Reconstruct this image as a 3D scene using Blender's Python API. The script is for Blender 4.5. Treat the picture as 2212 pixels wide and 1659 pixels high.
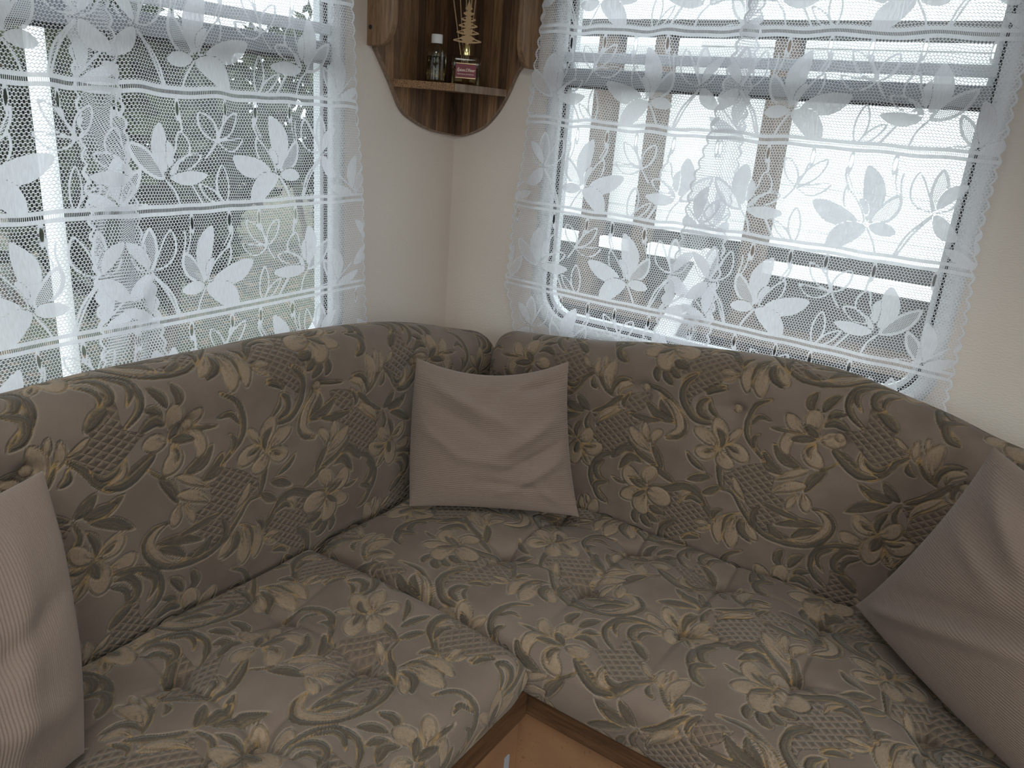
import bpy, bmesh, math, random
import numpy as np
from mathutils import Vector, Matrix

for o in list(bpy.data.objects):
    bpy.data.objects.remove(o)
scene = bpy.context.scene
COL = scene.collection

# ------------------------------------------------------------------ camera
cam_data = bpy.data.cameras.new('camera')
cam_data.sensor_fit = 'HORIZONTAL'
cam_data.sensor_width = 36.0
cam_data.lens = 1676.0 / 2212.0 * 36.0
cam_data.clip_start = 0.02
cam = bpy.data.objects.new('camera', cam_data)
COL.objects.link(cam)
cam.matrix_world = Matrix(((0.56096045, 0.22946225, -0.79540584, -1.7302632),
                           (-0.82418154, 0.245062, -0.51055794, -1.3587455),
                           (0.07776998, 0.94196162, 0.32658864, 1.3254707),
                           (0, 0, 0, 1)))
scene.camera = cam

# ------------------------------------------------------------------ world: an evenly overcast sky
world = bpy.data.worlds.new('overcast_sky')
scene.world = world
world.use_nodes = True
bg = world.node_tree.nodes['Background']
bg.inputs['Color'].default_value = (0.88, 0.94, 1.0, 1)
bg.inputs['Strength'].default_value = 0.85

# the sun behind thin cloud: a very wide, soft source
sun = bpy.data.lights.new('veiled_sun_offscreen', 'SUN')
sun.energy = 2.2
sun.angle = math.radians(70)
sun.color = (1.0, 0.97, 0.93)
sun_o = bpy.data.objects.new('veiled_sun_offscreen', sun)
sun_o.rotation_euler = Vector((-0.56, -0.42, 0.71)).to_track_quat('Z', 'Y').to_euler()
COL.objects.link(sun_o)

scene.view_settings.view_transform = 'Standard'
scene.view_settings.look = 'None'
scene.view_settings.exposure = 1.68
scene.view_settings.gamma = 1.0
scene.view_settings.use_curve_mapping = False

ROOM_X, ROOM_Y, ROOM_H = -3.6, -2.35, 1.95     # caravan lounge: corner of the two window walls is the origin


# daylight portals in the openings (they only tell the renderer where the sky comes in)
def portal(name, loc, rot, sx, sy):
    l = bpy.data.lights.new(name, 'AREA')
    l.shape = 'RECTANGLE'
    l.size, l.size_y = sx, sy
    l.cycles.is_portal = True
    o = bpy.data.objects.new(name, l)
    o.location, o.rotation_euler = loc, rot
    COL.objects.link(o)


H = math.pi / 2
portal('window_right_portal', (0.06, -0.77, 1.25), (0, H, 0), 0.86, 0.92)          # right window, light going -x
portal('window_left_portal', (-1.0, 0.06, 1.22), (-H, 0, 0), 1.15, 0.92)          # left window, light going -y
portal('window_side_offscreen', (-1.9, ROOM_Y - 0.06, 1.3), (H, 0, 0), 1.9, 0.8)     # side window behind
portal('window_end_offscreen', (ROOM_X - 0.06, -1.2, 1.3), (0, -H, 0), 0.8, 1.6)    # end window behind
portal('added_hatch_offscreen', (-1.75, -1.2, ROOM_H + 0.06), (0, 0, 0), 0.8, 0.8)   # added roof hatch, unseen, letting sky light in from above


# ------------------------------------------------------------------ helpers
def tag(o, label=None, cat=None, group=None, kind=None):
    if label: o['label'] = label
    if cat: o['category'] = cat
    if group: o['group'] = group
    if kind: o['kind'] = kind
    return o


def link(name, me, mat=None, parent=None, smooth=False):
    o = bpy.data.objects.new(name, me)
    COL.objects.link(o)
    if mat is not None and not me.materials:
        me.materials.append(mat)
    if parent is not None:
        o.parent = parent
        o.matrix_parent_inverse = Matrix.Identity(4)
    if smooth:
        me.polygons.foreach_set('use_smooth', [True] * len(me.polygons))
    return o


def empty(name, loc=(0, 0, 0)):
    o = bpy.data.objects.new(name, None)
    o.empty_display_size = 0.05
    o.location = loc
    COL.objects.link(o)
    return o


def bm_mesh(bm, name):
    bmesh.ops.recalc_face_normals(bm, faces=bm.faces)
    me = bpy.data.meshes.new(name)
    bm.to_mesh(me)
    bm.free()
    return me


def box_mesh(x0, x1, y0, y1, z0, z1, bev=0.0, name='box'):
    bm = bmesh.new()
    bmesh.ops.create_cube(bm, size=1.0)
    for v in bm.verts:
        v.co = Vector((x0 + (v.co.x + .5) * (x1 - x0), y0 + (v.co.y + .5) * (y1 - y0), z0 + (v.co.z + .5) * (z1 - z0)))
    if bev > 0:
        bmesh.ops.bevel(bm, geom=bm.edges[:], offset=bev, segments=2, affect='EDGES', profile=0.6)
    return bm_mesh(bm, name)


def poly_prism(pts, depth_vec, bev=0.0, name='prism'):
    """closed polygon (3D points, planar) extruded by a vector"""
    bm = bmesh.new()
    vs = [bm.verts.new(p) for p in pts]
    f = bm.faces.new(vs)
    r = bmesh.ops.extrude_face_region(bm, geom=[f])
    bmesh.ops.translate(bm, verts=[e for e in r['geom'] if isinstance(e, bmesh.types.BMVert)], vec=Vector(depth_vec))
    if bev > 0:
        bmesh.ops.bevel(bm, geom=bm.edges[:], offset=bev, segments=2, affect='EDGES', profile=0.6)
    return bm_mesh(bm, name)


def lathe_mesh(prof, seg=32, name='lathe'):
    bm = bmesh.new()
    rings = []
    for r, z in prof:
        if r < 1e-6:
            rings.append([bm.verts.new((0, 0, z))])
        else:
            rings.append([bm.verts.new((r * math.cos(2 * math.pi * k / seg), r * math.sin(2 * math.pi * k / seg), z)) for k in range(seg)])
    for a, b in zip(rings, rings[1:]):
        for k in range(seg):
            k2 = (k + 1) % seg
            if len(a) == 1 and len(b) == 1: continue
            if len(a) == 1: bm.faces.new((a[0], b[k], b[k2]))
            elif len(b) == 1: bm.faces.new((a[k], a[k2], b[0]))
            else: bm.faces.new((a[k], a[k2], b[k2], b[k]))
    return bm_mesh(bm, name)


def grid_mesh(P, name, flip=False):
    """P: (n,m,3) numpy grid of points"""
    n, m = P.shape[:2]
    me = bpy.data.meshes.new(name)
    idx = np.arange(n * m).reshape(n, m)
    q = np.stack([idx[:-1, :-1], idx[1:, :-1], idx[1:, 1:], idx[:-1, 1:]], -1).reshape(-1, 4)
    if flip: q = q[:, ::-1]
    nf = len(q)
    me.vertices.add(n * m)
    me.vertices.foreach_set('co', P.reshape(-1).astype(np.float32))
    me.loops.add(nf * 4)
    me.loops.foreach_set('vertex_index', q.reshape(-1).astype(np.int32))
    me.polygons.add(nf)
    me.polygons.foreach_set('loop_start', np.arange(0, nf * 4, 4, dtype=np.int32))
    me.update(calc_edges=True)
    me.polygons.foreach_set('use_smooth', np.ones(nf, bool))
    return me


def set_attr(me, name, arr):
    a = me.attributes.new(name, 'FLOAT_VECTOR', 'POINT')
    a.data.foreach_set('vector', np.ascontiguousarray(arr, dtype=np.float32).reshape(-1))


# ------------------------------------------------------------------ node helpers
class N:
    def __init__(self, name):
        self.mat = bpy.data.materials.new(name)
        self.mat.use_nodes = True
        self.t = self.mat.node_tree
        self.t.nodes.clear()
        self.out = self.t.nodes.new('ShaderNodeOutputMaterial')

    def node(self, typ, **kw):
        n = self.t.nodes.new(typ)
        for k, v in kw.items(): setattr(n, k, v)
        return n

    def put(self, sock, v):
        if isinstance(v, bpy.types.NodeSocket): self.t.links.new(v, sock)
        elif v is not None:
            if hasattr(sock.default_value, '__len__') and not hasattr(v, '__len__'):
                v = [v] * len(sock.default_value)
            elif hasattr(v, '__len__') and len(v) == 3 and len(sock.default_value) == 4: v = (*v, 1)
            sock.default_value = v

    def m(self, op, a, b=None, c=None, clamp=False):
        n = self.node('ShaderNodeMath', operation=op, use_clamp=clamp)
        self.put(n.inputs[0], a)
        if b is not None: self.put(n.inputs[1], b)
        if c is not None: self.put(n.inputs[2], c)
        return n.outputs[0]

    def ramp(self, x, a, b):
        """smooth 0..1 as x goes a..b (a may exceed b)"""
        n = self.node('ShaderNodeMapRange', interpolation_type='SMOOTHSTEP')
        self.put(n.inputs[0], x)
        lo, hi = (a, b) if a < b else (b, a)
        n.inputs[1].default_value, n.inputs[2].default_value = lo, hi
        n.inputs[3].default_value, n.inputs[4].default_value = (0, 1) if a < b else (1, 0)
        return n.outputs[0]

    def attr(self, name):
        n = self.node('ShaderNodeAttribute', attribute_name=name)
        s = self.node('ShaderNodeSeparateXYZ')
        self.t.links.new(n.outputs['Vector'], s.inputs[0])
        return s.outputs[0], s.outputs[1], s.outputs[2], n.outputs['Vector']

    def mix(self, f, a, b):
        n = self.node('ShaderNodeMix', data_type='RGBA')
        self.put(n.inputs[0], f); self.put(n.inputs[6], a); self.put(n.inputs[7], b)
        return n.outputs[2]

    def noise(self, scale, detail=3, vec=None, rough=0.5, stretch=None):
        n = self.node('ShaderNodeTexNoise')
        n.inputs['Scale'].default_value = scale
        n.inputs['Detail'].default_value = detail
        n.inputs['Roughness'].default_value = rough
        if vec is None:
            vec = self.node('ShaderNodeTexCoord').outputs['Object']
        if stretch:
            mp = self.node('ShaderNodeMapping')
            self.t.links.new(vec, mp.inputs[0])
            mp.inputs['Scale'].default_value = stretch
            vec = mp.outputs[0]
        self.t.links.new(vec, n.inputs['Vector'])
        return n.outputs['Fac']

    def bump(self, h, dist, strength=1.0):
        n = self.node('ShaderNodeBump')
        n.inputs['Strength'].default_value = strength
        n.inputs['Distance'].default_value = dist
        self.t.links.new(h, n.inputs['Height'])
        return n.outputs[0]

    def principled(self, color, rough=0.5, normal=None, **kw):
        n = self.node('ShaderNodeBsdfPrincipled')
        self.put(n.inputs['Base Color'], color)
        self.put(n.inputs['Roughness'], rough)
        for k, v in kw.items(): self.put(n.inputs[k.replace('_', ' ')], v)
        if normal is not None: self.t.links.new(normal, n.inputs['Normal'])
        return n.outputs[0]

    def done(self, sh):
        self.t.links.new(sh, self.out.inputs['Surface'])
        return self.mat


def plain(name, col, rough=0.5, var=0.12, scale=40.0, **kw):
    n = N(name)
    f = n.noise(scale, 3)
    c = n.mix(f, [x * (1 - var) for x in col], [min(1, x * (1 + var)) for x in col])
    return n.done(n.principled(c, rough, **kw))


def wood(name, dark, light, axis='z', scale=6.0, rough=0.5, ring=18.0):
    n = N(name)
    st = {'x': (1, 14, 14), 'y': (14, 1, 14), 'z': (14, 14, 1)}[axis]
    a = n.noise(scale, 5, stretch=st, rough=0.65)
    b = n.noise(scale * 5, 4, stretch=st, rough=0.7)
    f = n.m('ADD', n.m('MULTIPLY', a, 0.7), n.m('MULTIPLY', b, 0.3))
    f = n.ramp(f, 0.33, 0.66)
    c = n.mix(f, dark, light)
    return n.done(n.principled(c, rough, n.bump(b, 0.0008, 0.5)))


# ------------------------------------------------------------------ materials of the room
def mat_wall():
    n = N('beige_ribbed_wallpaper')
    tc = n.node('ShaderNodeTexCoord').outputs['Object']
    rib = n.noise(210, 2, tc, stretch=(0.55, 0.55, 1.9))
    blot = n.noise(3, 3, tc)
    c = n.mix(blot, (0.68, 0.595, 0.52), (0.73, 0.64, 0.56))
    return n.done(n.principled(c, 0.75, n.bump(rib, 0.0013, 0.8)))


M = {}
M['wall'] = mat_wall()
M['ceiling'] = plain('pale_ceiling_board', (0.80, 0.77, 0.72), 0.8)
M['floor'] = wood('brown_floor_vinyl', (0.10, 0.055, 0.03), (0.20, 0.12, 0.07), 'x', 5, 0.5)
M['frame'] = plain('white_window_plastic', (0.78, 0.80, 0.82), 0.4, 0.04)
M['gasket'] = plain('black_rubber_gasket', (0.012, 0.012, 0.014), 0.6)
M['blind'] = plain('grey_blind_rail', (0.31, 0.33, 0.37), 0.45, 0.05)
M['blindw'] = plain('pale_blind_rail', (0.72, 0.76, 0.80), 0.4, 0.05)
M['trimwood'] = wood('dark_brown_trim_wood', (0.035, 0.017, 0.008), (0.12, 0.058, 0.026), 'x', 5, 0.45)
M['trimwood_y'] = wood('dark_brown_trim_wood_crosswise', (0.035, 0.017, 0.008), (0.12, 0.058, 0.026), 'y', 5, 0.45)
M['ledge'] = wood('light_ledge_wood', (0.30, 0.17, 0.08), (0.50, 0.32, 0.17), 'x', 5, 0.5)


def mat_panel():
    n = N('mottled_tan_bench_laminate')
    a = n.noise(7, 4)
    b = n.noise(60, 3)
    sp = n.ramp(n.noise(160, 2), 0.66, 0.72)
    c = n.mix(n.ramp(a, 0.35, 0.65), (0.23, 0.120, 0.060), (0.30, 0.155, 0.072))
    c = n.mix(n.m('MULTIPLY', b, 0.35), c, (0.22, 0.12, 0.07))
    c = n.mix(n.m('MULTIPLY', sp, 0.5), c, (0.10, 0.05, 0.03))
    return n.done(n.principled(c, 0.55))


M['panel'] = mat_panel()


def mat_glass():
    n = N('clear_window_acrylic')
    tr = n.node('ShaderNodeBsdfTransparent')
    tr.inputs[0].default_value = (0.93, 0.96, 0.96, 1)
    gl = n.node('ShaderNodeBsdfGlossy')
    gl.inputs['Roughness'].default_value = 0.02
    f = n.m('MULTIPLY', n.noise(2, 1), 0.08)
    mx = n.node('ShaderNodeMixShader')
    n.put(mx.inputs[0], f)
    n.t.links.new(tr.outputs[0], mx.inputs[1])
    n.t.links.new(gl.outputs[0], mx.inputs[2])
    return n.done(mx.outputs[0])


M['glass'] = mat_glass()


# ------------------------------------------------------------------ room shell
def rrect(a0, a1, z0, z1, r, seg=8):
    pts = []
    for cx, cz, st in ((a1 - r, z1 - r, 0), (a0 + r, z1 - r, 90), (a0 + r, z0 + r, 180), (a1 - r, z0 + r, 270)):
        for k in range(seg + 1):
            t = math.radians(st + 90 * k / seg)
            pts.append((cx + r * math.cos(t), cz + r * math.sin(t)))
    return pts


def sheet(loops, to3, thick, name):
    """planar sheet with holes (list of 2D loops, first = outline), given a thickness"""
    bm = bmesh.new()
    for lp in loops:
        vs = [bm.verts.new(to3(*p)) for p in lp]
        for i in range(len(vs)):
            bm.edges.new((vs[i], vs[(i + 1) % len(vs)]))
    bmesh.ops.triangle_fill(bm, use_beauty=True, edges=bm.edges[:])
    r = bmesh.ops.extrude_face_region(bm, geom=bm.faces[:])
    bmesh.ops.translate(bm, verts=[e for e in r['geom'] if isinstance(e, bmesh.types.BMVert)], vec=Vector(thick))
    return bm_mesh(bm, name)


def ring(outer, inner, to3, thick, name):
    bm = bmesh.new()
    n = len(outer)
    A = [bm.verts.new(to3(*p)) for p in outer]
    B = [bm.verts.new(to3(*p)) for p in inner]
    t = Vector(thick)
    A2 = [bm.verts.new(v.co + t) for v in A]
    B2 = [bm.verts.new(v.co + t) for v in B]
    for i in range(n):
        j = (i + 1) % n
        bm.faces.new((A[i], A[j], B[j], B[i]))
        bm.faces.new((A2[i], B2[i], B2[j], A2[j]))
        bm.faces.new((A[i], A2[i], A2[j], A[j]))
        bm.faces.new((B[i], B[j], B2[j], B2[i]))
    return bm_mesh(bm, name)


toR = lambda a, z: (0.0, -a, z)
toL = lambda a, z: (-a, 0.0, z)
WR = (0.31, 1.245, 0.815, 1.70)     # right window opening: u0,u1,z0,z1
WL = (0.435, 1.62, 0.755, 1.70)     # left window opening
rect = lambda a0, a1, z0, z1: [(a0, z0), (a1, z0), (a1, z1), (a0, z1)]
WT = 0.035

tag(link('wall_right', sheet([rect(0, -ROOM_Y, 0, ROOM_H), rrect(*WR, 0.09)], toR, (WT, 0, 0), 'wall_right'), M['wall']),
    'beige ribbed wall on the right with a curtained window', kind='structure')
tag(link('wall_left', sheet([rect(0, -ROOM_X, 0, ROOM_H), rrect(*WL, 0.09)], toL, (0, WT, 0), 'wall_left'), M['wall']),
    'beige ribbed wall on the left with a curtained window', kind='structure')
tag(link('wall_back', sheet([rect(0, -ROOM_X, 0, ROOM_H), rrect(0.95, 2.85, 0.9, 1.7, 0.09)], lambda a, z: (-a, ROOM_Y, z), (0, -WT, 0), 'wall_back'), M['wall']),
    'beige wall behind the seating with a wide window', kind='structure')
tag(link('wall_end', sheet([rect(0, -ROOM_Y, 0, ROOM_H), rrect(0.4, 2.0, 0.9, 1.7, 0.09)], lambda a, z: (ROOM_X, -a, z), (-WT, 0, 0), 'wall_end'), M['wall']),
    'beige end wall with a wide window', kind='structure')
tag(link('floor', box_mesh(ROOM_X, 0, ROOM_Y, 0, -0.03, 0.0), M['floor']), 'brown wood-look caravan floor', kind='structure')
HX0, HX1, HY0, HY1 = -2.15, -1.35, -1.6, -0.8  # opening of an unseen hatch, added to bring sky light into the room
tag(link('ceiling', sheet([[(0.04, 0.04), (ROOM_X - .04, 0.04), (ROOM_X - .04, ROOM_Y - .04), (0.04, ROOM_Y - .04)],
                           [(HX0, HY0), (HX1, HY0), (HX1, HY1), (HX0, HY1)]], lambda x, y: (x, y, ROOM_H), (0, 0, 0.03), 'ceiling'), M['ceiling']),
    'pale caravan ceiling with an added square roof hatch', kind='structure')
hatch = tag(empty('added_roof_hatch', ((HX0 + HX1) / 2, (HY0 + HY1) / 2, ROOM_H)), 'added square roof hatch in the ceiling, unseen, for light from above', kind='structure')
link('pane', box_mesh(-.41, .41, -.41, .41, 0.032, 0.038), M['glass'], hatch)  # pane of the added, unseen roof hatch


def window(name, W, to3, out, label, blinds=True):
    """frame ring, gasket, pane and blind rails in an opening; out = outward unit vector"""
    a0, a1, z0, z1 = W
    out = Vector(out)
    w = tag(empty(name, to3((a0 + a1) / 2, z0)), label, kind='structure')
    base = Vector(w.location)
    t3 = lambda off: (lambda a, z: Vector(to3(a, z)) + out * off - base)
    g = lambda d, r: rrect(a0 + d, a1 - d, z0 + d, z1 - d, r)
    link('frame', ring(g(-0.022, 0.11), g(0.012, 0.08), t3(-0.008), out * 0.05, 'frame'), M['frame'], w, True)
    link('gasket', ring(g(0.012, 0.08), g(0.019, 0.073), t3(0.012), out * 0.02, 'gasket'), M['gasket'], w)
    link('inner_frame', ring(g(0.019, 0.073), g(0.030, 0.062), t3(0.016), out * 0.02, 'inner_frame'), M['frame'], w)
    me = sheet([g(0.028, 0.064)], t3(0.022), out * 0.004, 'pane')
    link('pane', me, M['glass'], w)
    if blinds:
        def rail(nm, zz0, zz1, mat, d0, d1, grow=0.0):
            p0 = Vector(to3(a0 + 0.016, zz0)) - base + out * d0
            p1 = Vector(to3(a1 - 0.016, zz1)) - base + out * d1
            x0, x1 = sorted((p0.x, p1.x)); y0, y1 = sorted((p0.y, p1.y))
            link(nm, box_mesh(x0, x1, y0, y1, p0.z, p1.z, 0.003), mat, w)
        rail('blind_rail', 1.405, 1.442, M['blind'], -0.006, 0.012)
        rail('blind_seal', 1.398, 1.4045, M['gasket'], -0.004, 0.010)
        rail('blind_rail', 1.456, 1.478, M['blindw'], -0.004, 0.010)
    return w


window('window_1', WR, toR, (1, 0, 0), 'rounded window behind the lace on the right wall')
window('window_2', WL, toL, (0, 1, 0), 'rounded window behind the lace on the left wall')
window('window_3', (0.95, 2.85, 0.9, 1.7), lambda a, z: (-a, ROOM_Y, z), (0, -1, 0), 'wide window in the side wall behind', False)
window('window_4', (0.4, 2.0, 0.9, 1.7), lambda a, z: (ROOM_X, -a, z), (-1, 0, 0), 'wide window in the end wall behind', False)

# wooden ledge along both walls behind the backrests
t = tag(empty('trim_1'), 'light wooden ledge along both walls behind the backrests', kind='structure')
link('ledge_board', box_mesh(-0.028, -0.001, -1.92, -0.001, 0.690, 0.708, 0.002), M['ledge'], t)
link('ledge_board', box_mesh(-2.05, -0.030, -0.028, -0.001, 0.690, 0.708, 0.002), M['ledge'], t)

# bench under the cushions: plinth panels and dark trim boards
bench = tag(empty('bench_base', (-0.72, -0.79, 0)), 'tan laminate corner bench base with dark wooden trim under the seat cushions', 'bench')
bx = lambda n, x0, x1, y0, y1, z0, z1, m, b=0.0: link(n, box_mesh(x0 + .72, x1 + .72, y0 + .79, y1 + .79, z0, z1, b), m, bench)
bx('front_panel', -2.05, -0.693, -0.772, -0.757, 0.001, 0.292, M['panel'])
bx('front_panel', -0.692, -0.677, -1.97, -0.758, 0.001, 0.292, M['panel'])
bx('trim_board', -2.05, -0.718, -0.800, -0.774, 0.285, 0.345, M['trimwood'], 0.004)
bx('trim_board', -0.716, -0.692, -1.97, -0.776, 0.285, 0.345, M['trimwood_y'], 0.004)
bx('seat_board', -2.05, -0.692, -0.772, -0.03, 0.330, 0.344, M['trimwood'])
bx('seat_board', -0.690, -0.03, -1.97, -0.03, 0.330, 0.344, M['trimwood'])
bx('hinge', -0.735, -0.722, -0.7755, -0.7722, 0.13, 0.18, M['blind'])


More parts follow.
